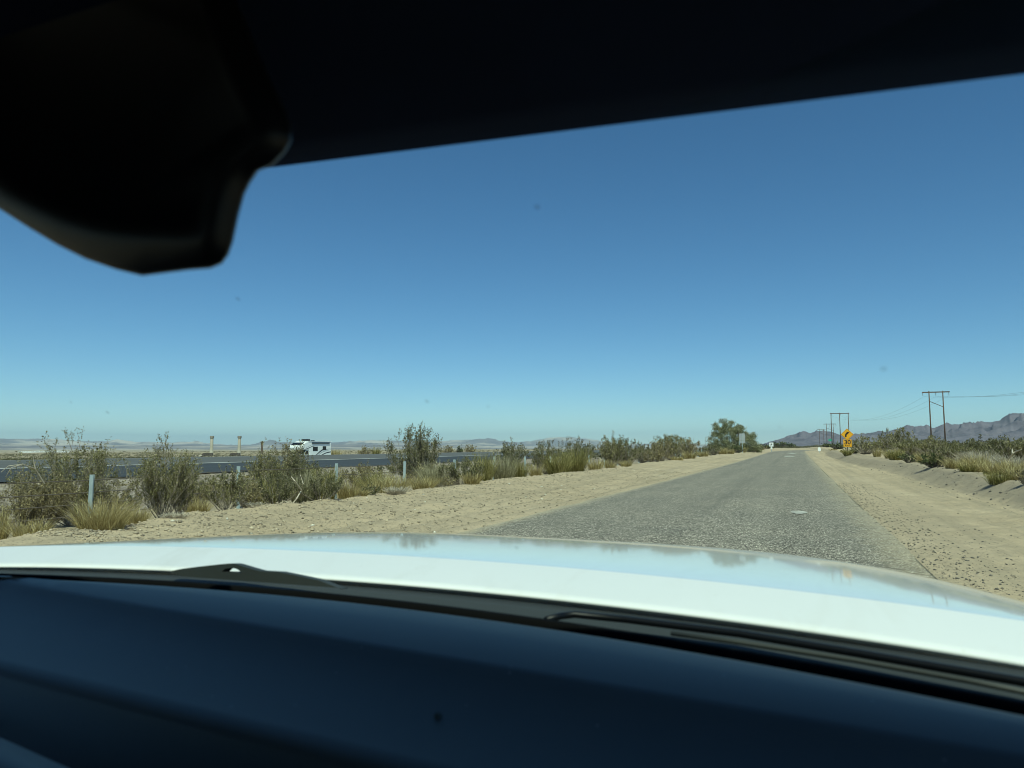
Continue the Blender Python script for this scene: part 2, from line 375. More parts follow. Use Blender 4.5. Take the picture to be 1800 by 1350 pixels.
p = on_z(1393, 797.5, 0.33); patch(p[0], p[1], 1.3, 14, 3.0)

# ------------------------------------------------------------------ freeway
Yf = np.linspace(-120, 900, 120)
def strip(name, x0, x1, m, dz, n=5, wob=0):
    X = np.linspace(x0, x1, n); A, B = np.meshgrid(X, Yf)
    A = A + wob * 0
    z = np.interp(A, PX, PZ) + rise(B) * 0.25 * 1.0 + dz
    z = np.interp(A, PX, PZ) + rise(B) * (1 - 0.75 * sstep(25, 45, -A)) + dz
    o = mesh_obj(name, np.stack([A, B, z], -1).reshape(-1, 3), grid_faces(len(Yf), n), m, smooth=True)
    return tag(o, kind='structure')
strip('freeway', -60.2, -41.6, M_FWY, 0.05)
strip('freeway_shoulder', -41.6, -34.6, M_SHO, 0.05, 9)
strip('freeway', -86.2, -65.8, M_FWY2, 0.05)
strip('edge_line', -42.2, -41.9, M_PAINT, 0.056, 2)
strip('edge_line', -59.3, -59.15, M_PAINT, 0.056, 2)

# ------------------------------------------------------------------ hills
def hills(name, prof, D0, Dw, mat, nb, nd, seed, spur, foot, freq=1.0):
    px = np.linspace(prof[0][0], prof[-1][0], nb)
    yy = np.interp(px, [p[0] for p in prof], [p[1] for p in prof])
    yy = yy + 1.0 * fbm(px * 0.09, px * 0, seed, 4)
    dirs = np.array([ray(a, b) for a, b in zip(px, yy)]); hz = np.hypot(dirs[:, 0], dirs[:, 1])
    u = dirs[:, :2] / hz[:, None]; el = dirs[:, 2] / hz
    t = np.linspace(-1, 1, nd)
    V = np.zeros((nd, nb, 3)); s = np.linspace(0, 1, nb) * nb / 24 * freq
    for j, tt in enumerate(t):
        D = D0 + tt * Dw
        peak = el * D0 + 1.5 - foot
        f = (1 - abs(tt)) ** 0.85
        wx = u[:, 0] * D / (D0 * .09) * freq; wy = u[:, 1] * D / (D0 * .09) * freq
        wx = wx + 0.5 * fbm(wx * .7, wy * .7, seed + 3, 3); wy = wy + 0.5 * fbm(wx * .7 + 9, wy * .7, seed + 4, 3)
        rid = 1 - 2.2 * np.abs(fbm(wx, wy, seed + 7, 5))
        amp = min(1, 4 * abs(tt)) * (1 - 0.6 * abs(tt))
        h = foot + peak * np.clip(f * (1 + spur * (rid - 0.72) * amp), 0, 1.04)
        V[j, :, 0] = u[:, 0] * D; V[j, :, 1] = u[:, 1] * D; V[j, :, 2] = h
    o = mesh_obj(name, V.reshape(-1, 3), grid_faces(nd, nb), mat, smooth=True)
    return tag(o, kind='structure')
hills('hills', [(1310,787),(1340,781),(1364,774.6),(1388,765),(1408,761),(1427,760),(1441,757),(1458,758),(1476,764),(1498,764.5),(1520,762.6),(1545,758),(1556,761),(1575,756),(1595,750),(1613,753),(1627,748.7),(1641,752),(1663,745.5),(1675,747),(1686,745),(1696,745.5),(1705,742.4),(1714,744),(1724,739),(1738,741),(1758,736),(1775,726),(1800,726),(1860,716),(1950,722),(2060,730),(2200,760)],
      5200, 1500, M_HILL_NEAR, 620, 90, 100, 1.3, 2, 2.2)
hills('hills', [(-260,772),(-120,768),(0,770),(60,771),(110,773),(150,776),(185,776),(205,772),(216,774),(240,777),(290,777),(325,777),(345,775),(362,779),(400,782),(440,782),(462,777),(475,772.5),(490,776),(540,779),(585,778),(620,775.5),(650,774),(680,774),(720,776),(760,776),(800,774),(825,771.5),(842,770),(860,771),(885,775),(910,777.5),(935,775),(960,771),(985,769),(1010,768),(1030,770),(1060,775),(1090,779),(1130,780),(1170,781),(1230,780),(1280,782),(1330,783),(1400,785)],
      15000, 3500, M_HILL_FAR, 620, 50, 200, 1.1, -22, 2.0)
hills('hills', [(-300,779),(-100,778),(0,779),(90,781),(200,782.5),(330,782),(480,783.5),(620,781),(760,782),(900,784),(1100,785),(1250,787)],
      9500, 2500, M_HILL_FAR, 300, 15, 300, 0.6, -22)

# ------------------------------------------------------------------ haze
def haze():
    t = NT('haze'); t.t.nodes.remove(t.b)
    v = t.n('ShaderNodeVolumePrincipled'); v.inputs['Color'].default_value = (0.60, 0.81, 1.0, 1)
    v.inputs['Density'].default_value = 4.0e-5; v.inputs['Anisotropy'].default_value = 0.0
    t.l(v.outputs[0], t.o.inputs['Volume'])
    b = MB(); b.box((-31000, -500, -60), (31000, 31000, 620)); o = b.build('haze', t.m); tag(o, kind='stuff')
haze()

# ------------------------------------------------------------------ plants
def tubes3(paths, radii):
    """3-sided tapering tubes; paths (n,m,3), radii (n,m)."""
    n, m, _ = paths.shape
    t = np.gradient(paths, axis=1); t /= np.linalg.norm(t, axis=2, keepdims=True) + 1e-9
    a = np.cross(t, np.array([0.37, 0.2, 0.9])); a /= np.linalg.norm(a, axis=2, keepdims=True) + 1e-9
    b = np.cross(t, a); V = []
    for k in range(3):
        c = 2 * math.pi * k / 3; V.append(paths + (a * math.cos(c) + b * math.sin(c)) * radii[:, :, None])
    V = np.stack(V, 2).reshape(-1, 3)
    base = (np.arange(n)[:, None, None] * m + np.arange(m - 1)[None, :, None]) * 3
    k = np.arange(3)[None, None, :]; k2 = (k + 1) % 3
    F = np.stack([base + k, base + k2, base + 3 + k2, base + 3 + k], -1).reshape(-1, 4)
    return V, F
def quads(P, L, W, rng, updir=0.4):
    """small leaf quads at points P."""
    n = len(P); d = rng.normal(size=(n, 3)); d[:, 2] += updir; d /= np.linalg.norm(d, axis=1, keepdims=True)
    e = np.cross(d, rng.normal(size=(n, 3))); e /= np.linalg.norm(e, axis=1, keepdims=True) + 1e-9
    L = L * rng.uniform(0.6, 1.4, n)[:, None]; W = W * rng.uniform(0.6, 1.4, n)[:, None]
    V = np.stack([P, P + d * L * .5 + e * W, P + d * L, P + d * L * .5 - e * W], 1).reshape(-1, 3)
    return V, np.arange(4 * n).reshape(-1, 4)
def bush_mesh(rng, h, r, ns, nb, leaf, lsize, low=0.25, upright=0.5, srad=0.012, plume=0.5):
    """open desert shrub: fanning stems, side twigs, leaf clusters. returns stems, leaves."""
    m = 7; tt = np.linspace(0, 1, m)
    az = rng.uniform(0, 2 * math.pi, ns); rr = np.sqrt(rng.uniform(0.02, 1, ns)) * r
    rr[0] *= 0.2; hh = h * (1 - 0.48 * (rr / r) ** 2) * rng.uniform(0.78, 1.0, ns); hh[0] = h * 0.98
    b0 = np.stack([np.cos(az) * r * 0.10, np.sin(az) * r * 0.10, 0 * az], 1) * rng.uniform(0, 1, (ns, 1))
    P = np.zeros((ns, m, 3)); k = tt[None, :] ** (1 - 0.45 * upright)
    wig = np.cumsum(rng.normal(size=(ns, m, 2)) * 0.022 * h, axis=1); wig -= wig[:, :1]
    P[:, :, 0] = b0[:, :1] + (np.cos(az) * rr)[:, None] * k + wig[:, :, 0]
    P[:, :, 1] = b0[:, 1:2] + (np.sin(az) * rr)[:, None] * k + wig[:, :, 1]
    P[:, :, 2] = hh[:, None] * tt[None, :] ** 0.9
    rad = srad * (1.05 - 0.8 * tt)[None, :] * rng.uniform(0.6, 1.2, (ns, 1))
    V1, F1 = tubes3(P, rad)
    # twigs
    si = rng.integers(0, ns, nb); u = rng.uniform(low, 1, nb) ** 0.9; fi = u * (m - 1); i0 = np.clip(fi.astype(int), 0, m - 2); fr = fi - i0
    o = P[si, i0] * (1 - fr)[:, None] + P[si, i0 + 1] * fr[:, None]
    d = rng.normal(size=(nb, 3)); d[:, :2] *= 1.0 - 0.2 * plume; d[:, :2] += np.stack([np.cos(az[si]), np.sin(az[si])], 1) * 0.45; d[:, 2] = np.abs(d[:, 2]) * 0.8 + 0.45 + plume
    d /= np.linalg.norm(d, axis=1, keepdims=True); ln = h * rng.uniform(0.07, 0.22, nb)
    q = np.linspace(0, 1, 4)[None, :, None]
    T = o[:, None, :] + d[:, None, :] * q * ln[:, None, None]; T[:, :, 2] += (q[:, :, 0] ** 2) * ln[:, None] * 0.25
    V2, F2 = tubes3(T, srad * 0.34 * (1.1 - 0.8 * np.linspace(0, 1, 4))[None, :] * np.ones((nb, 1)))
    stems = (np.concatenate([V1, V2]), np.concatenate([F1, F2 + len(V1)]))
    # leaf clusters towards twig ends, some twigs bare
    live = rng.uniform(0, 1, nb) > 0.12
    li = rng.choice(np.nonzero(live)[0], leaf); s = rng.uniform(0.15, 1, leaf) ** 0.6 * 1.06
    c = o[li] + d[li] * (s * ln[li])[:, None] + rng.normal(size=(leaf, 3)) * lsize * 0.75
    c[:, 2] = np.maximum(c[:, 2], 0.02) + (s ** 2) * ln[li] * 0.25
    return stems, quads(c, lsize * 1.9, lsize * 0.40, rng, 1.2)
def tuft_mesh(rng, h, r, nblade, wd, spread=0.8, droop=0.35, base=0.45):
    """grass or broom: many thin tapering blades fanning from the ground."""
    m = 5; tt = np.linspace(0, 1, m)
    az = rng.uniform(0, 2 * math.pi, nblade); rb = np.sqrt(rng.uniform(0, 1, nblade)) * r * base
    b = np.stack([np.cos(az) * rb, np.sin(az) * rb, 0 * az], 1)
    lean = rng.uniform(0, 1, nblade) ** 0.8 * spread; az2 = az + rng.normal(size=nblade) * 1.0
    L = h * (0.35 + 0.7 * rng.uniform(0, 1, nblade) ** 1.3)
    P = np.zeros((nblade, m, 3)); out = np.sin(lean)[:, None] * (tt + droop * tt ** 2)[None, :] * L[:, None] * (r * (1 - base) / (h * math.sin(spread) * (1 + droop) + 1e-6) + 0.25)
    P[:, :, 0] = b[:, :1] + np.cos(az2)[:, None] * out; P[:, :, 1] = b[:, 1:2] + np.sin(az2)[:, None] * out
    P[:, :, 2] = L[:, None] * np.cos(lean * 0.6)[:, None] * (tt - 0.25 * droop * tt ** 2)[None, :]
    P[:, 1:, :] += np.cumsum(rng.normal(size=(nblade, m - 1, 3)) * h * 0.022, axis=1)
    side = np.stack([-np.sin(az2), np.cos(az2), rng.normal(size=nblade) * 0.3], 1); side = side * np.cos(rng.uniform(0, 3, nblade))[:, None] + rng.normal(size=(nblade, 3)) * 0.3
    side /= np.linalg.norm(side, axis=1, keepdims=True) + 1e-9
    wv = wd * (1 - 0.75 * tt)[None, :, None]
    V = np.stack([P - side[:, None, :] * wv, P + side[:, None, :] * wv], 2).reshape(-1, 3)
    bs = (np.arange(nblade)[:, None] * m + np.arange(m - 1)[None, :]) * 2
    F = np.stack([bs, bs + 1, bs + 3, bs + 2], -1).reshape(-1, 4)
    return V, F

KINDS = {
 'creosote': ('creosote_bush', L_CREO, S_GREY), 'dark': ('creosote_bush', L_DARK, S_GREY), 'brown': ('desert_bush', L_BROWN, S_GREY),
 'green': ('desert_bush', L_GREEN, S_DARK), 'broom': ('broom_shrub', L_BROOM, S_GREY), 'pale': ('broom_shrub', L_PALE, S_GREY),
 'straw': ('dry_grass_tuft', L_STRAW, S_PALE), 'grey': ('bursage_shrub', L_GREY, S_PALE)}
CATS = {'creosote_bush': 'bush', 'desert_bush': 'bush', 'broom_shrub': 'shrub', 'dry_grass_tuft': 'grass tuft', 'bursage_shrub': 'shrub'}
def make_plant(kind, loc, h, r, seed, label, group=None, density=1.0, dist=15.0):
    rng = np.random.default_rng(seed); nm, lm, sm = KINDS[kind]
    t = empty(nm, loc, 0); tag(t, label, CATS[nm], group)
    px = dist / 711.0                       # size of a render pixel at that distance
    if kind in ('creosote', 'dark', 'brown', 'green'):
        ls = max(0.019, px * 0.85)
        area = h * 2 * r / (ls * ls); n = int(np.clip(area * (2.5 if kind in ('creosote', 'dark') else 2.2) * density, 300, 15000))
        ns = int(np.clip(12 + r * 30, 12, 60)); nb = int(np.clip(n / 15, 80, 1100))
        st, lf = bush_mesh(rng, h, r, ns, nb, n, ls, low=0.10 if kind in ('green', 'brown') else 0.16, upright=0.5 if kind == 'green' else float(rng.uniform(0.35, 0.9)), srad=max(0.010, px * 0.32), plume=1.0 if kind in ('creosote', 'dark') else 0.4)
        mesh_obj('stems', st[0], st[1], sm, t); mesh_obj('leaves', lf[0], lf[1], lm, t, rnd=4)
    else:
        wd = max(0.0035, px * 0.26); n = int(np.clip(r * 2 * h / (wd * h) * (5.5 if kind != 'straw' else 4.0) * density, 120, 1700))
        V, F = tuft_mesh(rng, h, r, n, wd, 1.0 if kind != 'straw' else 0.9, 0.35 if kind != 'grey' else 0.6, 0.45)
        if kind in ('broom', 'pale', 'grey'):
            ls = max(0.016, px * 0.7); k = int(np.clip(h * 2 * r / (ls * ls) * 0.7, 100, 4500))
            i = rng.integers(0, len(V) // 10, k); j = rng.integers(2, 5, k); c = V[i * 10 + j * 2] + rng.normal(size=(k, 3)) * ls * 0.6
            q, qf = quads(c, ls * 1.7, ls * 0.34, rng, 1.2)
            mesh_obj('leaves', q, qf, lm, t, rnd=4)
            mesh_obj('stems', V, F, lm if kind != 'grey' else sm, t, rnd=10)
        else:
            mesh_obj('blades', V, F, lm, t, rnd=10)
    return t
def plant(kind, px, X, ytop, wpx, label, seed, group=None, density=1.0, hmin=0.15, sink=0.03):
    p = on_x(px, 785, X); gz = tz(p[0], p[1]); top = on_x(px, ytop, X)[2]
    D = float(np.linalg.norm(p - CAM)); r = wpx * D / FPX / 2 * ((1.0 if px < 460 else 1.1) if X < 0 else 0.95)
    return make_plant(kind, (p[0], p[1], gz - sink), max(hmin, top - gz + sink), r, seed, label, group, density, D)

LEFT = [
 # kind, px, lateral X, top y, width px, label
 ('creosote', 132, -15.6, 768, 135, 'tall olive bush with two pointed crowns right behind the nearest fence post'),
 ('brown', 40, -15.0, 838, 110, 'low brownish bush at the left edge of the view, behind the fence wires'),
 ('brown', 92, -14.9, 835, 90, 'low twiggy brown bush filling the gap under the tall olive bush at left'),
 ('brown', 205, -17.5, 848, 70, 'low grey brown bush on the slope just right of the nearest fence post'),
 ('creosote', 290, -10.7, 782, 100, 'olive bush with bare grey lower stems on the berm right of the nearest fence post'),
 ('creosote', 322, -11.6, 805, 60, 'thin olive bush leaning out to the right of the bare stemmed bush'),
 ('straw', 186, -10.05, 868, 130, 'large straw coloured grass tuft standing in front of the nearest fence post'),
 ('straw', 246, -10.6, 885, 60, 'greenish straw tuft tucked under the bare stemmed olive bush'),
 ('straw', 62, -10.5, 905, 80, 'thin sparse straw grass at the lower left beside the hood'),
 ('straw', 8, -11.0, 880, 40, 'yellow grass tuft cut by the left edge of the view'),
 ('grey', 312, -10.0, 900, 60, 'small pale grey dead shrub on the sand below the bare stemmed bush'),
 ('creosote', 402, -10.8, 826, 76, 'olive bush with straw coloured patches below the second fence post'),
 ('brown', 440, -11.0, 842, 50, 'small rusty green bush right below the second fence post'),
 ('grey', 452, -10.3, 880, 44, 'flat grey dead shrub at the crest of the berm right of the second fence post'),
 ('creosote', 470, -18.0, 782, 46, 'slim upright olive bush with pointed shoots left of the motorhome'),
 ('brown', 505, -19.5, 777, 66, 'rounded yellowish bush hiding the front of the motorhome'),
 ('dark', 530, -18.5, 795, 60, 'dark olive bush right below the motorhome cab'),
 ('dark', 486, -10.9, 835, 70, 'dark olive bush on the berm with a pale bent dead branch beside it'),
 ('broom', 470, -11.6, 830, 60, 'olive broom shrub left of the pale bent dead branch'),
 ('pale', 535, -10.7, 820, 60, 'pale wispy shrub on the berm behind the pale bent dead branch'),
 ('broom', 572, -11.3, 814, 60, 'yellow green shrub reaching up to the third fence post'),
 ('dark', 566, -10.3, 838, 86, 'wide dark grey green bush on the berm casting a black shadow on the sand'),
 ('straw', 612, -10.5, 838, 56, 'wispy tan grass leaning right beside the dark bush with the black shadow'),
 ('brown', 640, -15.2, 818, 84, 'olive brown bush behind the fence right of the third post'),
 ('straw', 636, -10.4, 858, 40, 'low pale grass tuft on the berm crest between the third and fourth posts'),
 ('dark', 652, -10.4, 853, 34, 'small dark green bush on the berm beside the grey dead stalks'),
 ('straw', 694, -10.8, 830, 84, 'golden grass tuft standing below the fourth fence post'),
 ('grey', 698, -10.1, 852, 52, 'grey dead stalks at the foot of the golden grass tuft'),
 ('straw', 745, -11.0, 834, 66, 'low golden grass right of the fourth fence post under the tall dark bush'),
 ('dark', 728, -16.5, 753, 92, 'tall dark open bush standing behind the fourth fence post against the sky'),
 ('brown', 752, -15.2, 815, 70, 'tangled brown bush at the right foot of the tall dark open bush'),
 ('grey', 790, -13.0, 812, 60, 'pale twiggy shrub right of the tall dark open bush'),
 ('dark', 812, -11.2, 808, 74, 'low dark olive bush on the berm crest where the berm bends'),
 ('brown', 782, -10.6, 838, 40, 'small brown bush at the edge of the bare sand'),
 ('broom', 850, -11.6, 790, 50, 'rounded yellow green shrub left of the pale grey shrub'),
 ('pale', 884, -11.4, 795, 58, 'pale grey shrub with fine upright twigs'),
 ('broom', 912, -11.0, 806, 40, 'yellow green shrub just left of the fifth clear fence post'),
 ('dark', 900, -19.0, 777, 54, 'dark bush on the skyline behind the pale grey shrub'),
 ('straw', 942, -11.2, 812, 36, 'small gold grass tuft right of the fifth clear fence post'),
 ('dark', 960, -15.0, 776, 50, 'dark open bush on the skyline left of the big yellow green shrub'),
 ('broom', 980, -11.3, 792, 62, 'big yellow green shrub on the berm, left one of a touching pair'),
 ('broom', 1012, -11.2, 784, 54, 'big yellow green shrub on the berm, right one of a touching pair'),
 ('dark', 1012, -18.0, 771, 62, 'dense dark green bush on the skyline behind the touching yellow green pair'),
 ('straw', 1046, -11.3, 802, 40, 'gold grass tuft between the yellow green pair and the two headed bush'),
 ('creosote', 1076, -12.0, 766, 46, 'tall thin bush with a leafy head, left one of the two headed clump'),
 ('dark', 1097, -11.4, 769, 56, 'tall dark bush with a leafy head, right one of the two headed clump'),
 ('straw', 1072, -11.0, 806, 30, 'little gold tuft below the two headed clump'),
 ('dark', 1130, -13.0, 780, 44, 'low dark bush in the gap right of the two headed clump'),
 ('brown', 1160, -12.2, 774, 50, 'open grey stemmed bush left of the wide bush at the berm end'),
 ('creosote', 1180, -11.6, 764, 60, 'wide open bush with bare stems at the berm end'),
 ('brown', 1205, -11.8, 768, 46, 'bare stemmed bush at the right end of the wide bush clump'),
 ('straw', 1212, -10.5, 791, 34, 'gold tuft on the crest left of the ironwood tree'),
 ('straw', 1236, -10.6, 791, 28, 'second gold tuft from the ironwood tree, beside a dark green bush'),
 ('dark', 1252, -10.9, 782, 26, 'small dark green bush at the left foot of the ironwood tree'),
 ('straw', 1270, -10.4, 785, 24, 'gold tuft in front of the ironwood trunk'),
 ('broom', 1300, -10.0, 786, 30, 'yellow green tuft below the back of the grey road sign'),
 ('broom', 1325, -9.5, 786, 26, 'yellow green tuft right of the back of the grey road sign'),
 ('green', 1345, -9.6, 783, 26, 'dark low bush left of the small white square sign'),
 ('green', 1371, -9.0, 777, 26, 'dark rounded bush right of the small white square sign'),
 ('green', 1388, -6.2, 782, 20, 'low dark bush at the far bend of the road'),
]
LEFT += [
 ('straw', 1284, -9.7, 788, 22, 'gold tuft low on the berm left of the grey sign post'),
 ('green', 1296, -9.6, 785, 24, 'dark leafy bush at the left foot of the grey sign'),
 ('dark', 1312, -9.5, 784, 26, 'dark bush at the right foot of the grey sign'),
 ('straw', 1305, -9.3, 785.5, 20, 'gold tuft right under the grey sign'),
 ('straw', 1322, -9.2, 788, 20, 'pale gold tuft on the berm right of the grey sign'),
 ('brown', 1334, -9.6, 785, 22, 'brown bush under the right side of the ironwood crown'),
 ('straw', 1338, -8.7, 788, 16, 'last gold tuft on the berm before the small white sign'),
 ('straw', 1190, -10.2, 800, 34, 'gold tuft at the base of the wide open bush at the berm end'),
 ('brown', 1146, -11.0, 786, 40, 'dry brown bush between two headed clump and wide open bush'),
 ('straw', 1100, -10.7, 806, 30, 'pale gold tuft at the right base of the two headed clump'),
 ('pale', 760, -12.6, 806, 60, 'pale wispy shrub between fence and tall dark open bush'),
 ('broom', 660, -12.8, 822, 70, 'yellow green shrub behind the wires between third and fourth posts'),
 ('straw', 665, -10.9, 836, 60, 'tall pale grass left of the golden grass tuft'),
 ('straw', 350, -12.6, 868, 70, 'thin straw grass in the gap between bare stemmed bush and second post'),
 ('brown', 355, -17.0, 836, 70, 'low brown bush behind the wires left of the second fence post'),
 ('straw', 830, -10.5, 826, 50, 'thin straw grass at the berm edge under the dark olive bush')]
for i, (k, px, X, yt, wp, lab) in enumerate(LEFT): plant(k, px, X, yt, wp, lab, 1000 + i)
RIGHT = [
 ('creosote', 1522, 7.2, 768, 56, 'dark olive bush just right of the yellow warning sign'),
 ('green', 1502, 6.3, 790, 14, 'tiny green bush at the foot of the yellow warning sign'),
 ('straw', 1541, 6.3, 783, 22, 'tan grass tuft on the right bank edge right of the warning sign'),
 ('creosote', 1560, 10.5, 757, 40, 'open airy bush against the hills right of the warning sign'),
 ('creosote', 1585, 11.5, 754, 44, 'taller airy bush against the hills left of the twin pole'),
 ('broom', 1574, 6.4, 789, 40, 'yellow green shrub on the right bank, left of the dark round bush'),
 ('green', 1596, 6.1, 796, 30, 'grey green bush on the right bank edge left of the dark round bush'),
 ('pale', 1612, 6.8, 797, 30, 'pale shrub just behind the dark round bush'),
 ('green', 1637, 5.75, 799, 40, 'dark round bush hanging over the right bank with a long shadow'),
 ('brown', 1652, 6.1, 800, 30, 'brown bush touching the right side of the dark round bush'),
 ('creosote', 1600, 9.0, 774, 66, 'wide olive bush below the twin pole on its left'),
 ('creosote', 1640, 10.0, 768, 56, 'olive bush below the twin power pole'),
 ('dark', 1660, 7.6, 784, 56, 'olive bush between the dark round bush and the twin pole'),
 ('creosote', 1686, 8.2, 778, 50, 'olive bush right of the twin power pole'),
 ('straw', 1676, 6.2, 802, 54, 'straw grass on the right bank top beside the dark round bush'),
 ('straw', 1708, 6.1, 802, 62, 'tan grass mass on the right bank top'),
 ('broom', 1700, 5.9, 814, 40, 'green tinged grass on the face of the right bank'),
 ('straw', 1742, 6.2, 806, 50, 'tan grass behind the green tuft with a pointed shadow'),
 ('broom', 1752, 5.45, 824, 52, 'green grass tuft low on the right bank with a pointed shadow'),
 ('straw', 1782, 5.9, 812, 46, 'straw grass on the right bank near the right edge of the view'),
 ('brown', 1799, 5.6, 820, 26, 'dark brown shrub cut by the right edge of the view'),
 ('grey', 1700, 8.2, 788, 44, 'rounded grey shrub behind the tan grass mass'),
 ('grey', 1726, 8.0, 786, 50, 'second rounded grey shrub, between two olive bushes on the right flat'),
 ('grey', 1760, 7.6, 794, 40, 'flat grey shrub left of the bleached forked branch'),
 ('grey', 1792, 7.4, 796, 40, 'grey shrub at the right edge behind the bleached forked branch'),
 ('dark', 1735, 11.0, 769, 60, 'dark olive bush below the high end of the hills'),
 ('dark', 1775, 9.4, 766, 70, 'large dark olive bush on the right flat near the right edge'),
 ('creosote', 1805, 10.0, 764, 60, 'olive bush cut by the right edge against the hills'),
 ('straw', 1626, 6.6, 791, 46, 'pale grass patch behind the dark round bush on the right bank'),
 ('straw', 1718, 7.0, 794, 60, 'wide pale straw patch between the tan grass mass and grey shrubs'),
 ('straw', 1568, 7.0, 786, 44, 'pale straw patch among green shrubs right of the warning sign'),
 ('straw', 1775, 6.6, 803, 60, 'pale grass mat below the bleached forked branch'),
 ('straw', 1482, 5.8, 789, 20, 'straw tuft on the bank left of the warning sign post'),
 ('straw', 1464, 5.9, 788, 18, 'small straw tuft near the white marker by the bend'),
 ('broom', 1489, 4.72, 787, 22, 'small yellow green shrub hiding the foot of the yellow warning sign'),
 ('green', 1472, 7.4, 780, 26, 'dark bush behind the straw tufts left of the warning sign'),
 ('green', 1456, 8.5, 781, 22, 'dark bush at the feet of the distant poles'),
]
for i, (k, px, X, yt, wp, lab) in enumerate(RIGHT): plant(k, px, X, yt, wp, lab, 2000 + i, density=1.7 if px == 1637 else 0.9)
for i, (px, X, yt, wp, k, lab) in enumerate([
 (590, -92, 787, 28, 'straw', 'tan dome shaped bush beyond the freeway, first right of the motorhome'),
 (642, -90, 786, 22, 'brown', 'tan brown bush beyond the freeway, left one of a touching pair'),
 (661, -90, 783, 20, 'broom', 'yellow green bush beyond the freeway, right one of a touching pair'),
 (786, -92, 783, 24, 'brown', 'tan bush beyond the freeway right of the tall dark open bush'),
 (807, -92, 786, 12, 'green', 'small dark bush beyond the freeway between two tan ones'),
 (826, -92, 783, 22, 'brown', 'tan bush beyond the freeway behind the yellow green shrubs')]):
    plant(k, px, X, yt, wp, lab, 2500 + i)

# bleached dead branches
def branch(px, X, pts, r, label, seed):
    b = on_x(px, 785, X); g0 = tz(b[0], b[1]); t = empty('dead_branch', (b[0], b[1], g0)); tag(t, label, 'branch')
    m = MB(); rng = np.random.default_rng(seed); first = None
    for line in pts:
        P = []
        for (x, y) in line:
            q = on_x(x, y, X + rng.uniform(-.15, .15)); P.append((q[0] - b[0], q[1] - b[1], q[2] - g0))
        m.tube(P, r, 6, r * 0.4)
    m.build('wood', S_PALE, t)
branch(508, -10.15, [[(508, 893), (521, 877), (530, 862), (533, 850), (528, 835)], [(530, 862), (518, 845), (512, 838)], [(512, 888), (500, 880)]], 0.018, 'pale bent dead branch lying against the dark olive bush on the berm', 1)
branch(1776, 6.9, [[(1772, 808), (1780, 797), (1790, 792)], [(1780, 797), (1779, 789)], [(1785, 794), (1796, 790)]], 0.03, 'bleached forked branch sticking out of grey shrubs at right', 2)
branch(66, -13.2, [[(78, 850), (62, 824), (40, 816), (15, 819), (2, 830)], [(62, 824), (58, 806)], [(40, 816), (20, 822), (10, 838)]], 0.012, 'thin pale arching dead stalk behind the wires at the far left', 3)

# scattered creosote of the open flat: real copies sharing a few meshes
VAR = []
for i, (k, h, r) in enumerate([('dark', 1.3, 0.9), ('creosote', 1.1, 0.8), ('green', 0.9, 0.8), ('grey', 0.55, 0.6), ('brown', 0.8, 0.7), ('straw', 0.45, 0.5)]):
    VAR.append((k, make_plant(k, (0, -60 - i * 3, 0), h, r, 3000 + i, 'x', None, 0.8, 45.0), h))
GL = {'dark': 'dark olive bush among many on the open desert flat', 'creosote': 'olive bush among many on the open desert flat', 'green': 'low green bush among many on the open desert flat',
      'grey': 'low grey shrub among many on the open desert flat', 'brown': 'brownish bush among many on the open desert flat', 'straw': 'straw grass tuft among many on the open desert flat'}
used = {}
def scatter_copy(i, loc, s, rz):
    k, root, h = VAR[i]
    if i not in used:
        r = root; used[i] = 1
    else:
        r = root.copy(); COL.objects.link(r)
        for ch in root.children:
            c = ch.copy(); COL.objects.link(c); c.parent = r
    r.location = loc; r.scale = (s, s, s); r.rotation_euler = (0, 0, rz)
    r['label'] = GL[k]; r['group'] = 'scattered ' + {'dark': 'dark olive bushes', 'creosote': 'olive bushes', 'green': 'green bushes', 'grey': 'grey shrubs', 'brown': 'brownish bushes', 'straw': 'grass tufts'}[k] + ' on the desert flat'
rng = np.random.default_rng(77); n = 0
while n < 80:                                # right-hand flat
    px = rng.uniform(1440, 1830); X = 10 + 60 * rng.uniform(0, 1) ** 1.4; p = on_x(px, 785, X)
    if p[1] < 14 or p[1] > 190: continue
    if p[1] > 150 and p[0] < 40: continue
    scatter_copy(int(rng.choice(6, p=[.18, .20, .07, .29, .11, .15])), (p[0], p[1], tz(p[0], p[1]) - 0.03), rng.uniform(0.6, 1.25), rng.uniform(0, 6.28)); n += 1
n = 0
while n < 140:                                 # between fence and freeway
    px = rng.uniform(-20, 1300); X = rng.uniform(-33, -16); p = on_x(px, 785, X)
    if p[1] < 8 or p[1] > 170: continue
    scatter_copy(int(rng.choice(6, p=[.1, .1, .17, .28, .25, .1])), (p[0], p[1], tz(p[0], p[1]) - 0.03), rng.uniform(0.25, 0.55) if px < 450 else rng.uniform(0.35, 0.85) if px < 900 else rng.uniform(.5, 1.0), rng.uniform(0, 6.28)); n += 1

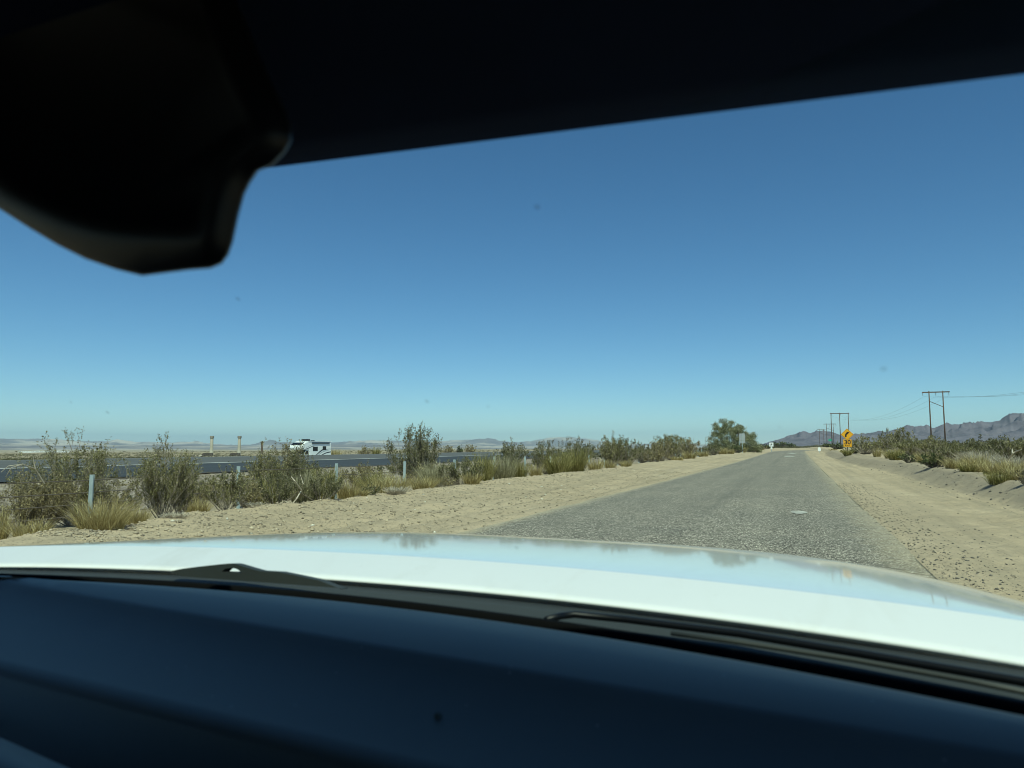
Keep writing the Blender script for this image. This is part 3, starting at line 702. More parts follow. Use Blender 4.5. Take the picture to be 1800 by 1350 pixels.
# distant scrub, one mass
def far_scrub():
    rng = np.random.default_rng(5); N = 14000
    px = rng.uniform(-80, 1880, N); d = np.exp(rng.uniform(math.log(95), math.log(1600), N))
    P = np.array([on_depth(a, 785, b) for a, b in zip(px, d)]); x, y = P[:, 0], P[:, 1]
    keep = ~((x > -90) & (x < -33)) & ~((x > -12) & (x < 10) & (y < 330)) & ~((y > 150) & (y < 330) & (x > -12) & (x < 130) & (y > 140 + (x * 0)))
    keep &= ~((x < -85) & (d < 115))
    x, y, d = x[keep], y[keep], d[keep]; z = terrain(x, y); N = len(x); k = 26
    s = rng.uniform(0.5, 1.15, N) * np.where(x < -30, 0.7, 1.0) * (1 + d / 2500)
    a = rng.normal(size=(N, k, 3)) * np.array([0.55, 0.55, 0.30]); a[:, :, 2] = np.abs(a[:, :, 2]) + 0.12 + 0.25 * rng.uniform(size=(N, k))
    C = np.stack([x, y, z], 1)[:, None, :] + a * s[:, None, None]
    L = np.repeat((0.26 * s)[:, None], k, 1).ravel()
    C = C.reshape(-1, 3); nn = len(C); dd = rng.normal(size=(nn, 3)); dd[:, 2] = np.abs(dd[:, 2]); dd /= np.linalg.norm(dd, axis=1, keepdims=True)
    e = np.cross(dd, rng.normal(size=(nn, 3))); e /= np.linalg.norm(e, axis=1, keepdims=True)
    L = L[:, None]
    V = np.stack([C, C + dd * L * .6 + e * L * .4, C + dd * L * 1.2, C + dd * L * .6 - e * L * .4], 1).reshape(-1, 3)
    o = mesh_obj('desert_scrub', V, np.arange(len(V)).reshape(-1, 4), leafmat('far_scrub_leaf', (0.070, 0.068, 0.035), (0.105, 0.098, 0.052), (0.17, 0.15, 0.085), scale=0.05), rnd=4)
    tag(o, kind='stuff')
far_scrub()

# ------------------------------------------------------------------ gravel
def stones(name, X, Y, size, mat, seed, sink=0.3):
    rng = np.random.default_rng(seed); n = len(X)
    base = np.array([(1,0,0),(0,1,0),(-1,0,0),(0,-1,0),(0,0,1),(0,0,-1),(.6,.6,.45),(-.6,.6,.4),(-.6,-.6,.45),(.6,-.6,.4)], float)
    fc = np.array([(0,6,4),(6,1,4),(1,7,4),(7,2,4),(2,8,4),(8,3,4),(3,9,4),(9,0,4),(0,1,6),(1,2,7),(2,3,8),(3,0,9),(1,0,5),(2,1,5),(3,2,5),(0,3,5)])
    sc_ = size[:, None] * rng.uniform(0.6, 1.2, (n, 3)) * np.array([1, 1, 0.65])
    a = rng.uniform(0, 6.28, n); ca, sa = np.cos(a)[:, None], np.sin(a)[:, None]
    v = base[None] * rng.uniform(0.75, 1.2, (n, 10, 1)) * sc_[:, None, :]
    x = v[:, :, 0] * ca - v[:, :, 1] * sa; y = v[:, :, 0] * sa + v[:, :, 1] * ca
    zz = terrain(X, Y) + size * (0.5 - sink)
    V = np.stack([x + X[:, None], y + Y[:, None], v[:, :, 2] + zz[:, None]], -1).reshape(-1, 3)
    F = (np.arange(n)[:, None, None] * 10 + fc[None]).reshape(-1, 3)
    tag(mesh_obj(name, V, F, mat), kind='stuff')
rng = np.random.default_rng(9)
n = 16000; Y = 7 + 36 * rng.uniform(0, 1, n) ** 1.6; X = -5.6 - 5.2 * rng.uniform(0, 1, n) ** 0.8
stones('gravel', X, Y, 0.008 + 0.034 * rng.uniform(0, 1, n) ** 4, M_STONE, 1)
n = 4200; Y = 4.5 + 28 * rng.uniform(0, 1, n) ** 1.8; X = 1.2 + np.abs(rng.normal(size=n)) * 0.75
stones('gravel', X, Y, 0.006 + 0.018 * rng.uniform(0, 1, n) ** 3, M_STONE2, 2)
n = 700; Y = 14 + 40 * rng.uniform(0, 1, n) ** 1.4; X = 4.2 + 2.0 * rng.uniform(0, 1, n)
stones('gravel', X, Y, 0.01 + 0.045 * rng.uniform(0, 1, n) ** 4, M_STONE2, 3)
n = 60; Y = 9 + 40 * rng.uniform(0, 1, n) ** 1.4; X = -5.6 - 4.5 * rng.uniform(0, 1, n)
stones('gravel', X, Y, 0.02 + 0.035 * rng.uniform(0, 1, n) ** 2, simple('pale_stone', (0.62, 0.57, 0.47), 0.9, 0.2, 3), 4)

# ------------------------------------------------------------------ fence
f = empty('wire_fence', (-14, 11, tz(-14, 11))); tag(f, 'steel post and barbed wire fence running along the left verge', 'fence')
base = np.array([-14, 11, tz(-14, 11)])
py_ = [6.5 + 4.35 * k for k in range(40)]
for k, y in enumerate(py_):
    z0 = tz(-14, y); m = MB(); lx = 0.02 * math.sin(k * 2.3)
    a = (0, y - 11, z0 - base[2] - 0.1); b = (lx, y - 11 + 0.02 * math.cos(k * 1.7), z0 - base[2] + 1.14)
    # T section: flange and web
    m.prism([(a[0]-.052, a[1]-.008, a[2]), (a[0]+.052, a[1]-.008, a[2]), (a[0]+.052, a[1]+.008, a[2]), (a[0]+.012, a[1]+.012, a[2]), (a[0]+.012, a[1]+.06, a[2]), (a[0]-.012, a[1]+.06, a[2]), (a[0]-.012, a[1]+.012, a[2]), (a[0]-.052, a[1]+.008, a[2])], np.array(b) - np.array(a))
    m.build('post', M_STEEL, f)
for h in (0.28, 0.52, 0.76, 1.02):
    m = MB(); P = []
    for i in range(len(py_) - 1):
        for q in (0, .5):
            y = py_[i] + q * 4.35; z0 = (tz(-14, py_[i]) * (1 - q) + tz(-14, py_[i+1]) * q)
            P.append((-0.06, y - 11, z0 - base[2] + h - (0.015 if q else 0)))
    m.tube(P, 0.0095, 4); m.build('wire', M_WIRE, f)

# ------------------------------------------------------------------ power line
def hframe(X, Y, nP, sep, H, label):
    z0 = tz(X, Y); t = empty('power_pole', (X, Y, z0)); tag(t, label, 'power pole', 'wooden frames of the power line')
    xs_ = [(i - (nP - 1) / 2) * sep for i in range(nP)]
    for x in xs_:
        m = MB(); m.tube([(x, 0, -0.5), (x, 0, H * .5), (x, 0, H)], 0.23, 10, 0.16); m.build('pole', M_WOODPOLE, t, True)
    ov = 1.9 if nP == 2 else 0.5
    m = MB(); m.box((xs_[0] - ov, -0.14, H - .55), (xs_[-1] + ov, -0.27 + 0.0, H - .25) if False else (xs_[-1] + ov, 0.14, H - .2)); m.build('crossarm', M_WOODPOLE, t)
    if nP == 2:
        m = MB(); m.tube([(xs_[0], -0.25, H * .81), (xs_[1], -0.25, H * .70)], 0.1, 6); m.build('brace', M_WOODPOLE, t)
    for x in ((xs_[0] - ov + .2, 0, xs_[-1] + ov - .2) if nP == 2 else [v + 0.4 for v in xs_]):
        m = MB()
        m.tube([(x, 0.22, H - .3), (x, 0.22, H - 1.5)], 0.05, 6)
        for q in range(6): m.tube([(x, .22, H - .5 - q * .17), (x, .22, H - .58 - q * .17)], 0.13, 8)
        m.build('insulator', M_STEEL, t)
    return t
def base_of(px, D): p = on_depth(px, 785, D); return p[0], p[1]
TOW = []
for px, D, nP, sep, ytop, lab in [
    (1650, 262, 2, 3.8, 687, 'tall twin pole wooden frame with crossarm and brace rising above the right hand hills'),
    (1478, 405, 3, 4.05, 725.5, 'three pole wooden frame behind the yellow warning sign'),
    (1460, 600, 2, 4.8, 744.5, 'twin pole frame just left of the three pole frame, partly hidden by brush'),
    (1445, 790, 2, 3.9, 754, 'faint twin pole frame, leftmost of the row before the hills')]:
    x, y = base_of(px, D); z0 = tz(x, y); H = on_depth(px, ytop, D)[2] - z0
    hframe(x, y, nP, sep, H, lab); TOW.append((x, y, z0 + H))
x, y = base_of(1246, 1350); H = on_depth(1246, 768, 1350)[2] - tz(x, y); hframe(x, y, 3, 5.4, H, 'tiny three pole frame on the skyline left of the ironwood tree')
TOW = [(78.0, 128.0, 23.5)] + TOW
for k in range(3):
    m = MB(); P = []; o0 = TOW[1]
    for (a, b) in zip(TOW[:-1], TOW[1:]):
        for q in np.linspace(0, 1, 17)[:-1]:
            off = (k - 1) * 3.4
            P.append((a[0] + (b[0] - a[0]) * q + off - o0[0], a[1] + (b[1] - a[1]) * q - o0[1], a[2] + (b[2] - a[2]) * q - 1.7 - 4 * 4.5 * q * (1 - q) - o0[2]))
    m.tube(P, 0.020, 4); o = m.build('power_wire', simple('wire_alu_%d' % k, (0.16, 0.18, 0.2), 0.5, 0.1), None, loc=o0)
    tag(o, ['outer left conductor wire sagging between the power poles', 'middle conductor wire sagging between the power poles', 'outer right conductor wire sagging between the power poles'][k], 'wire', 'conductor wires of the power line')

# ------------------------------------------------------------------ signs
def text_mesh(body, size, name, mat, parent, loc, bold=0.0):
    cu = bpy.data.curves.new(name, 'FONT'); cu.body = body; cu.size = size; cu.align_x = 'CENTER'; cu.align_y = 'CENTER'; cu.extrude = 0.002; cu.offset = bold
    tmp = bpy.data.objects.new(name + '_tmp', cu); COL.objects.link(tmp); bpy.context.view_layer.update()
    me = bpy.data.meshes.new_from_object(tmp.evaluated_get(bpy.context.evaluated_depsgraph_get()))
    bpy.data.objects.remove(tmp); me.materials.clear(); me.materials.append(mat)
    o = bpy.data.objects.new(name, me); o.rotation_euler = (math.pi / 2, 0, 0); o.location = loc; return link(o, parent)
def rounded(wd, ht, r, n=4):
    P = []
    for sx, sz, a0 in ((1, -1, -90), (1, 1, 0), (-1, 1, 90), (-1, -1, 180)):
        for i in range(n + 1):
            a = R(a0 + 90 * i / n); P.append((sx * (wd / 2 - r) + r * math.cos(a), sz * (ht / 2 - r) + r * math.sin(a)))
    return P
# yellow curve warning with advisory speed plate
D = 82.0; p = on_depth(1490, 785, D); z0 = tz(p[0], p[1])
ws = empty('warning_sign', (p[0], p[1], z0), R(2)); tag(ws, 'yellow diamond right bend warning sign with 30 speed plate on the right bank', 'road sign')
zc = on_depth(1490, 763.6, D)[2] - z0; zp = on_depth(1491, 779, D)[2] - z0
m = MB(); m.box((-.045, .03, -.4), (.045, .12, zc + .45)); m.build('post', M_WOODPOLE, ws)
def diamond(s, y0, y1, name, mat):
    P = rounded(s, s, 0.045); c = math.cos(math.pi / 4); m = MB()
    m.prism([((a - b) * c, y0, (a + b) * c + zc) for a, b in P], (0, y1 - y0, 0)); return m.build(name, mat, ws)
diamond(.88, 0.004, .03, 'panel', M_YEL)
m = MB(); s2 = .88 - .05                       # thin black border ring
P1 = rounded(s2, s2, .04); P2 = rounded(s2 - .032, s2 - .032, .035); c = math.cos(math.pi / 4); n = len(P1)
V = [((a - b) * c, 0.001, (a + b) * c + zc) for a, b in P1] + [((a - b) * c, 0.001, (a + b) * c + zc) for a, b in P2]
m.add(V, [(i, (i + 1) % n, n + (i + 1) % n, n + i) for i in range(n)]); m.build('border', M_BLACK, ws)
# arrow bending right
m = MB(); C = []
for i in range(13):
    a = R(180 - 62 * i / 12); C.append((0.16 + 0.30 * math.cos(a), -0.16 + 0.34 * math.sin(a), math.cos(a), math.sin(a)))
hw = .078
L_ = [(-.14 - hw, -.27)] + [(x + nx * hw, z + nz * hw) for x, z, nx, nz in C]
R_ = [(-.14 + hw, -.27)] + [(x - nx * hw, z - nz * hw) for x, z, nx, nz in C]
poly = [(x, -0.004, z + zc) for x, z in L_] ; q2 = [(x, -0.004, z + zc) for x, z in R_]; n = len(poly)
m.add(poly + q2, [(i, n + i, n + i + 1, i + 1) for i in range(n - 1)])
ex, ez = C[-1][0], C[-1][1]; m.add([(ex - .075, -.004, ez + zc + .145), (ex - .01, -.004, ez + zc - .155), (ex + .23, -.004, ez + zc + .10)], [(0, 1, 2)])
m.build('arrow', M_BLACK, ws)
m = MB(); P = rounded(.78, .78, .04); m.prism([(a, .004, b + zp) for a, b in P], (0, .026, 0)); m.build('speed_plate', M_YEL, ws)
text_mesh('30', .63, 'digits', M_BLACK, ws, (0, -0.002, zp + .08), .014); text_mesh('M.P.H.', .19, 'lettering', M_BLACK, ws, (0, -0.002, zp - .27), .002)
# back of a sign
D = 132; p = on_depth(1305, 785, D); z0 = tz(p[0], p[1]); s = empty('road_sign', (p[0], p[1], z0), R(6)); tag(s, 'bare grey back of a road sign in front of the ironwood tree', 'road sign')
zt = on_depth(1305, 762, D)[2] - z0; zm = on_depth(1305, 774, D)[2] - z0; zb = on_depth(1305, 779, D)[2] - z0
m = MB(); m.box((-.50, 0, zm + .02), (.50, .03, zt)); m.build('upper_panel', M_ALU, s, bevel=.02); m = MB(); m.box((-.50, 0, zb), (.50, .03, zm - .02)); m.build('lower_panel', M_ALU, s, bevel=.02)
m = MB(); m.box((-.05, -.09, -.4), (.05, -.003, zt - .03)); m.build('post', M_STEEL, s)
# small white square sign, dark symbol
D = 165; p = on_depth(1356, 785, D); z0 = tz(p[0], p[1]); s = empty('road_sign', (p[0], p[1], z0)); tag(s, 'small white square sign with a dark symbol left of the bend', 'road sign')
zc2 = on_depth(1356, 781.5, D)[2] - z0
m = MB(); m.box((-.42, 0, zc2 - .42), (.42, .03, zc2 + .42)); m.build('panel', M_WHITE, s, bevel=.04); m = MB(); m.box((-.05, .033, -.3), (.05, .1, zc2 + .3)); m.build('post', M_STEEL, s)
m = MB(); m.prism([(-.2, -.004, zc2 - .2), (.02, -.004, zc2 - .2), (.02, -.004, zc2 - .02), (.2, -.004, zc2 + .02), (.2, -.004, zc2 + .2), (-.1, -.004, zc2 + .22)], (0, .003, 0)); m.build('symbol', M_BLACK, s)
m = MB(); m.box((-.16, -.01, zc2 - 1.0), (.16, .03, zc2 - .5)); m.build('plate', M_WHITE, s)
# white marker right of the bend, green sign
D = 150; p = on_depth(1440, 785, D); z0 = tz(p[0], p[1]); s = empty('roadside_marker', (p[0], p[1], z0)); tag(s, 'squat white roadside marker at the right of the bend', 'marker')
m = MB(); m.prism([(-.26, 0, .3), (.26, 0, .3), (.26, 0, .85), (.12, 0, 1.0), (-.12, 0, 1.0), (-.26, 0, .85)], (0, .12, 0)); m.build('panel', M_WHITE, s); m = MB(); m.box((-.06, .02, -.2), (.06, .1, .3)); m.build('post', M_STEEL, s)
D = 240; p = on_depth(1459.5, 785, D); z0 = tz(p[0], p[1]); s = empty('road_sign', (p[0], p[1], z0)); tag(s, 'small green road sign between the distant poles', 'road sign')
zc3 = on_depth(1459.5, 773.5, D)[2] - z0
m = MB(); m.box((-.45, 0, zc3 - .35), (.45, .04, zc3 + .35)); m.build('panel', M_SGREEN, s, bevel=.03)
m = MB(); m.box((-.06, .05, -.3), (.06, .15, zc3 + .3)); m.build('post', M_STEEL, s)
# ------------------------------------------------------------------ ironwood tree and its neighbours
def tree(px, X, ytop, wpx, label, seed, lobes, yb=None):
    p = on_x(px, 785, X); z0 = tz(p[0], p[1]); D = float(np.linalg.norm(p - CAM)); s = D / FPX; rng = np.random.default_rng(seed)
    t = empty('ironwood_tree', (p[0], p[1], z0)); tag(t, label, 'tree')
    H = on_x(px, ytop, X)[2] - z0; m = MB(); leaves = []
    ux, uy = RT[0], RT[1]
    for (lx, ly, lw_, lh) in lobes:                # lobe centres in pixels from the base, in the plane facing the road
        cz = (785 - ly) * s + 0.0; cx_ = (lx - px) * s; dy = rng.uniform(-1, 1) * lw_ * s * .4
        c = np.array([cx_ * ux, cx_ * uy + dy, cz + 0.3])
        k = 3
        for _ in range(k):
            e = c + rng.normal(size=3) * np.array([lw_, lw_, lh]) * s * .3
            b0 = np.array([rng.normal() * .25, rng.normal() * .25, -.2]); mid = (b0 + e) / 2 + rng.normal(size=3) * .25 + np.array([0, 0, -.2])
            m.tube([b0, (b0 + mid) / 2 + rng.normal(size=3) * .1, mid, (mid + e) / 2 + rng.normal(size=3) * .12, e], 0.13, 6, 0.03)
        # clumps inside the lobe
        lw_ *= 1.08; lh *= 1.06; nc = int(9 + lw_ * lh / 45)
        for _ in range(nc):
            v = rng.normal(size=3); v /= np.linalg.norm(v); v *= rng.uniform(.45, 1.08) ** .5
            q = c + v * np.array([lw_ * .5 * s, lw_ * .5 * s, lh * .5 * s])
            npt = 110; pt = q + rng.normal(size=(npt, 3)) * np.array([.27, .27, .22]); leaves.append(pt[pt[:, 2] > .15])
    m.build('trunk', S_GREY, t)
    P = np.concatenate(leaves); V, F = quads(P, 0.20, 0.05, rng, 0.5); mesh_obj('crown', V, F, L_TREE, t, rnd=4)
tree(1285, -12.0, 732, 80, 'large grey green ironwood tree standing left of the road behind the grey sign', 1,
     [(1270,742,22,18),(1288,745,26,20),(1282,757,40,22),(1262,765,24,22),(1300,760,26,20),(1308,772,30,22),(1275,775,36,18),(1292,778,34,16),(1322,776,24,18),(1316,759,16,14),(1258,778,18,14),(1331,781,14,10),(1300,748,12,12),(1265,753,16,14)])

# ------------------------------------------------------------------ bridge piers, timber, rubble, post, trailers beyond the freeway
for px, lab, lab2 in ((372, 'left one of two tall concrete piers standing alone beyond the freeway', 'dark timber stack at the foot of the left concrete pier'),
                      (420.5, 'right one of two tall concrete piers standing alone beyond the freeway', 'dark timber stack at the foot of the right concrete pier')):
    D = 390; p = on_depth(px, 785, D); z0 = tz(p[0], p[1]); H = on_depth(px, 766.3, D)[2] - z0
    t = empty('bridge_pier', (p[0], p[1], z0), YAW + R(16)); tag(t, lab, 'pier', 'pair of concrete bridge piers')
    m = MB()
    def sec(r, z, n=12): return [(r * math.cos(2 * math.pi * i / n), r * math.sin(2 * math.pi * i / n), z) for i in range(n)]
    zs = [(-1, .95), (H * .22, .92), (H * .26, .80), (H - 1.3, .72)]; V = []; F = []
    for z, r in zs: V += sec(r, z)
    for i in range(len(zs) - 1):
        for k in range(12): F.append((i*12+k, i*12+(k+1) % 12, (i+1)*12+(k+1) % 12, (i+1)*12+k))
    m.add(V, F); m.build('column', M_CONC, t)
    m = MB(); m.add(sec(.78, H - 1.3) + sec(.98, H - .9) + sec(.98, H), [(k, (k+1) % 12, 12+(k+1) % 12, 12+k) for k in range(12)] + [(12+k, 12+(k+1) % 12, 24+(k+1) % 12, 24+k) for k in range(12)] + [tuple(range(24, 36)), tuple(range(11, -1, -1))]); m.build('cap', simple('pier_cap', (0.24, 0.22, 0.18), .9, .2, 1), t)
    q = on_depth(px - 7, 785, D - 12); t2 = empty('timber_stack', (q[0], q[1], tz(q[0], q[1])), YAW + R(20)); tag(t2, lab2, 'timber stack')
    m = MB(); rng = np.random.default_rng(int(px))
    for lv in range(4):
        for k in range(3):
            a = rng.uniform(-.3, .3); m.box((-2.6 + a + lv * .25, -.6 + k * .42, .1 + lv * .36), (2.4 + a - lv * .05, -.25 + k * .42, .42 + lv * .36))
    m.build('beams', simple('dark_timber_%d' % px, (0.05, 0.04, 0.035), .9, .3, 1), t2); m = MB(); m.box((-1.9, -.7, -.3), (-1.6, .7, .1)); m.box((1.5, -.7, -.3), (1.8, .7, .1)); m.build('bearers', S_DARK, t2)
D = 330; p = on_depth(350, 785, D); t = empty('rubble_heap', (p[0], p[1], tz(p[0], p[1]))); tag(t, 'low heap of dark and pale rubble left of the piers', 'rubble heap')
rng = np.random.default_rng(4)
for nm, mt in (('dark_rubble', S_DARK), ('pale_rubble', M_CONC)):
    m = MB()
    for _ in range(40):
        c = rng.normal(size=3) * np.array([3.2, 1.5, .3]); r = rng.uniform(.2, .55); q = [c + np.array(v) * r * rng.uniform(.6, 1.2) for v in ((1,0,0),(0,1,0),(-1,0,0),(0,-1,0),(0,0,1),(0,0,-1))]
        m.add([(a[0], a[1], abs(a[2])) for a in q], [(0,1,4),(1,2,4),(2,3,4),(3,0,4),(1,0,5),(2,1,5),(3,2,5),(0,3,5)])
    m.build(nm, mt, t)
D = 128; p = on_depth(460.5, 785, D); z0 = tz(p[0], p[1]); H = on_depth(460.5, 776.5, D)[2] - z0; t = empty('wooden_post', (p[0], p[1], z0)); tag(t, 'single dark wooden post beyond the freeway left of the motorhome', 'post')
m = MB(); m.tube([(0, 0, -.3), (0, 0, H)], .17, 8, .14); m.build('shaft', M_WOODPOLE, t); m = MB(); m.tube([(0, 0, H), (0, 0, H + .12)], .15, 8, .05); m.build('top', M_WOODPOLE, t)
rng = np.random.default_rng(8); first = None
for i, px in enumerate(np.linspace(38, 118, 11)):
    D = 1500 + rng.uniform(-40, 40); p = on_depth(px, 785, D)
    if first is None:
        t = empty('trailer', (0, 0, 0)); m = MB(); m.box((-4, -1.4, .5), (4, 1.4, 3.4)); m.build('body', M_WHITE, t, bevel=.3); m = MB(); m.box((-3, -1.43, 1.9), (-1.2, -1.405, 2.7)); m.box((1, -1.43, 1.9), (2.8, -1.405, 2.7)); m.build('windows', M_BLACK, t)
        first = t
    else:
        t = first.copy(); COL.objects.link(t)
        for ch in first.children: c = ch.copy(); COL.objects.link(c); c.parent = t
    t.location = (p[0], p[1], tz(p[0], p[1])); t.rotation_euler = (0, 0, YAW + R(30) + rng.uniform(-.2, .2))
    tag(t, 'tiny white trailer in a far row on the desert plain at left', 'trailer', 'row of white trailers on the plain')

# ------------------------------------------------------------------ motorhome on the far carriageway, heading towards -Y
def motorhome():
    p = on_x(546, 785, -74.0); X, Y = p[0], p[1]; z0 = -.95 + .05 + float(rise(Y)) * .25
    t = empty('motorhome', (X, Y, z0), 0); tag(t, 'white motorhome with dark swoosh stripes driving on the freeway', 'motorhome')
    white = simple('rv_white', (0.80, 0.81, 0.80), .35, .03, 1); dark = simple('rv_glass', (0.012, 0.016, 0.02), .12, .1, 1); grey = simple('rv_stripe', (0.035, 0.045, 0.055), .4, .1, 1); lg = simple('rv_silver', (0.42, 0.45, 0.46), .4, .05, 1)
    wd = 1.22; zr = 3.25                          # y: front is negative
    # house body with cab-over nose: side outline (y,z)
    side = [(3.9, .55), (3.9, zr), (-2.2, zr), (-2.9, 3.12), (-3.75, 2.55), (-3.8, 2.2), (-3.3, 1.98), (-2.0, 1.9), (-1.75, .55)]
    m = MB(); m.prism([(-wd, y, z) for y, z in side], (2 * wd, 0, 0)); m.build('body', white, t, bevel=.09, seg=3)
    cab = [(-1.78, .5), (-1.78, 1.88), (-2.35, 1.88), (-3.0, 1.22), (-4.15, 1.08), (-4.3, .85), (-4.3, .45), (-2.1, .45)]
    m = MB(); m.prism([(-1.0, y, z) for y, z in cab], (2.0, 0, 0)); m.build('cab', white, t, bevel=.1, seg=3)
    m = MB(); m.prism([(-.9, -2.39, 1.84), (.9, -2.39, 1.84), (.9, -2.99, 1.24), (-.9, -2.99, 1.24)], (0, -.04, .035)); m.build('windscreen', dark, t)
    m = MB(); m.prism([(1.003, -1.95, 1.78), (1.003, -2.35, 1.78), (1.003, -2.85, 1.22), (1.003, -1.95, 1.22)], (.012, 0, 0)); m.build('cab_window', dark, t)
    # cab-over front glass
    m = MB(); m.prism([(-1.0, -3.05, 3.06), (1.0, -3.05, 3.06), (1.0, -3.62, 2.68), (-1.0, -3.62, 2.68)], (0, -.035, .05)); m.build('overcab_window', dark, t)
    for y0, y1, z0_, z1 in ((-1.0, .25, 1.75, 2.45), (1.55, 2.5, 1.88, 2.52)):
        m = MB(); m.box((wd + .002, y0, z0_), (wd + .03, y1, z1)); m.build('window', dark, t, bevel=.05)
    m = MB(); m.box((wd + .002, -1.3, 2.93), (wd + .12, 3.3, 3.14)); m.build('awning', grey, t, bevel=.03)
    m = MB(); m.box((-wd - .04, -2.2, zr + .002), (wd + .06, 3.95, zr + .07)); m.build('roof_edge', white, t, bevel=.03)
    m = MB(); m.box((-.4, -1.9, zr + .075), (.45, -.7, zr + .42)); m.build('air_conditioner', simple('rv_ac', (0.03, 0.035, 0.04), .5, .1), t, bevel=.08)
    m = MB(); m.box((-.3, .3, zr + .075), (.2, .8, zr + .25)); m.build('roof_vent', grey, t, bevel=.06)
    def swoosh(pts, name, mat, off):              # pts: list of (y, zlow, zhigh)
        V = [(wd + off, y, a) for y, a, b in pts] + [(wd + off, y, b) for y, a, b in pts]; n = len(pts)
        m = MB(); m.add(V, [(i, i + 1, n + i + 1, n + i) for i in range(n - 1)]); m.build(name, mat, t)
    swoosh([(-.7, .75, .85), (0, 1.05, 1.22), (.8, 1.48, 1.72), (1.5, 1.80, 2.02), (2.4, 1.95, 2.04), (3.7, 2.06, 2.10)], 'stripe', grey, .005)
    swoosh([(.1, .70, .82), (.6, 1.05, 1.25), (1.2, 1.38, 1.55), (2.0, 1.62, 1.74), (3.8, 1.92, 1.98)], 'stripe', lg, .004)
    swoosh([(.6, .70, .78), (1.4, 1.02, 1.16), (2.4, 1.30, 1.47), (3.2, 1.42, 1.60), (3.85, 1.5, 1.66)], 'stripe', grey, .005)
    swoosh([(-3.0, 2.02, 2.06), (-2.2, 2.12, 2.24), (-1.4, 2.36, 2.48), (-.8, 2.50, 2.54)], 'stripe', grey, .005)
    swoosh([(-2.8, 2.25, 2.28), (-2.0, 2.48, 2.56), (-1.2, 2.72, 2.78)], 'stripe', lg, .005)
    for y in (-3.25, 2.35):
        for sx in (-1, 1):
            m = MB(); m.tube([(sx * .78, y, .40), (sx * 1.06, y, .40)], .40, 18); wh = m.build('wheel', M_BLACK, t); m = MB(); m.tube([(sx * 1.062, y, .40), (sx * 1.08, y, .40)], .22, 14); m.build('rim', M_ALU, wh)
    for sx in (-1, 1):
        m = MB(); m.box((sx * .75 - .2, -4.34, .72), (sx * .75 + .2, -4.305, .95)); m.build('headlight', M_ALU, t, bevel=.03)
        m = MB(); m.box((sx * 1.14 - .12, -2.65, 1.25), (sx * 1.14 + .12, -2.5, 1.62)); m.build('side_mirror', M_BLACK, t, bevel=.04)
    m = MB(); m.box((-.98, -4.42, .42), (.98, -4.31, .66)); m.build('bumper', lg, t, bevel=.04)
motorhome()

# ------------------------------------------------------------------ the white truck we sit in
XC = -0.62
paint = NT('white_car_paint'); paint.set(Roughness=.45); paint.b.inputs['Coat Weight'].default_value = 1.0; paint.b.inputs['Coat Roughness'].default_value = .055; paint.b.inputs['Coat IOR'].default_value = 1.8
pf = paint.noise(3, 4, paint.coord('Object')); pd = paint.noise(90, 2, paint.coord('Object'))
pcol = paint.mix(paint.ramp(pd, [(.70, (0, 0, 0)), (.80, (.25, .25, .25))]), paint.ramp(pf, [(.3, (.76, .77, .76)), (.7, (.79, .79, .78))]), (.5, .45, .36)); pm = paint.n('ShaderNodeMapping'); pm.inputs['Scale'].default_value = (9, 3.2, 1); pm.inputs['Rotation'].default_value = (0, 0, .7); paint.l(paint.coord('Object'), pm.inputs[0])
pcol = paint.mix(paint.ramp(paint.noise(1.0, 5, pm.outputs[0], .65, .6), [(.52, (0, 0, 0)), (.72, (.30, .30, .30))]), pcol, (.60, .57, .50)); paint.base(pcol)
M_CAR = paint.m
def satin(name, c, rough, spec=.5):
    t = NT(name); co = t.coord('Object'); t.set(Roughness=rough); t.b.inputs['Specular IOR Level'].default_value = spec
    f = t.noise(5, 4, co); t.base(t.ramp(f, [(.3, tuple(x * .9 for x in c)), (.7, tuple(x * 1.1 for x in c))])); g = t.voro(900, co, 'Distance'); t.bump(g, .08, .001)
    if name == 'dash_vinyl':
        d = t.n('ShaderNodeTexVoronoi'); d.inputs['Scale'].default_value = 55; t.l(co, d.inputs['Vector']); ds = t.n('ShaderNodeSeparateColor'); t.l(d.outputs['Color'], ds.inputs[0])
        m_ = t.math('MULTIPLY', t.ramp(d.outputs['Distance'], [(.03, (1, 1, 1)), (.09, (0, 0, 0))]), t.math('GREATER_THAN', ds.outputs[0], .55))
        lk = t.b.inputs['Base Color'].links[0].from_socket
        t.base(t.mix(t.math('MULTIPLY', m_, .5), t.mix(t.math('MULTIPLY', t.noise(14, 5, co, .7), .10), lk, (.22, .19, .15)), (.25, .23, .2)))
    return t.m
M_DASH = satin('dash_vinyl', (.037, .032, .028), .42, .5)
M_COWL = satin('cowl_plastic', (.032, .036, .034), .6, .4)
M_TRIM = satin('black_trim', (.003, .0038, .0055), .42, .22)
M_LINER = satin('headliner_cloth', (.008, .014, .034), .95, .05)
car = empty('pickup_truck', (XC, 0, 0)); tag(car, 'white truck we look out of, with its hood and dark dashboard in front', 'truck')
def cp(V): V = np.asarray(V, float).copy(); V[..., 0] -= XC; return V       # world to car space
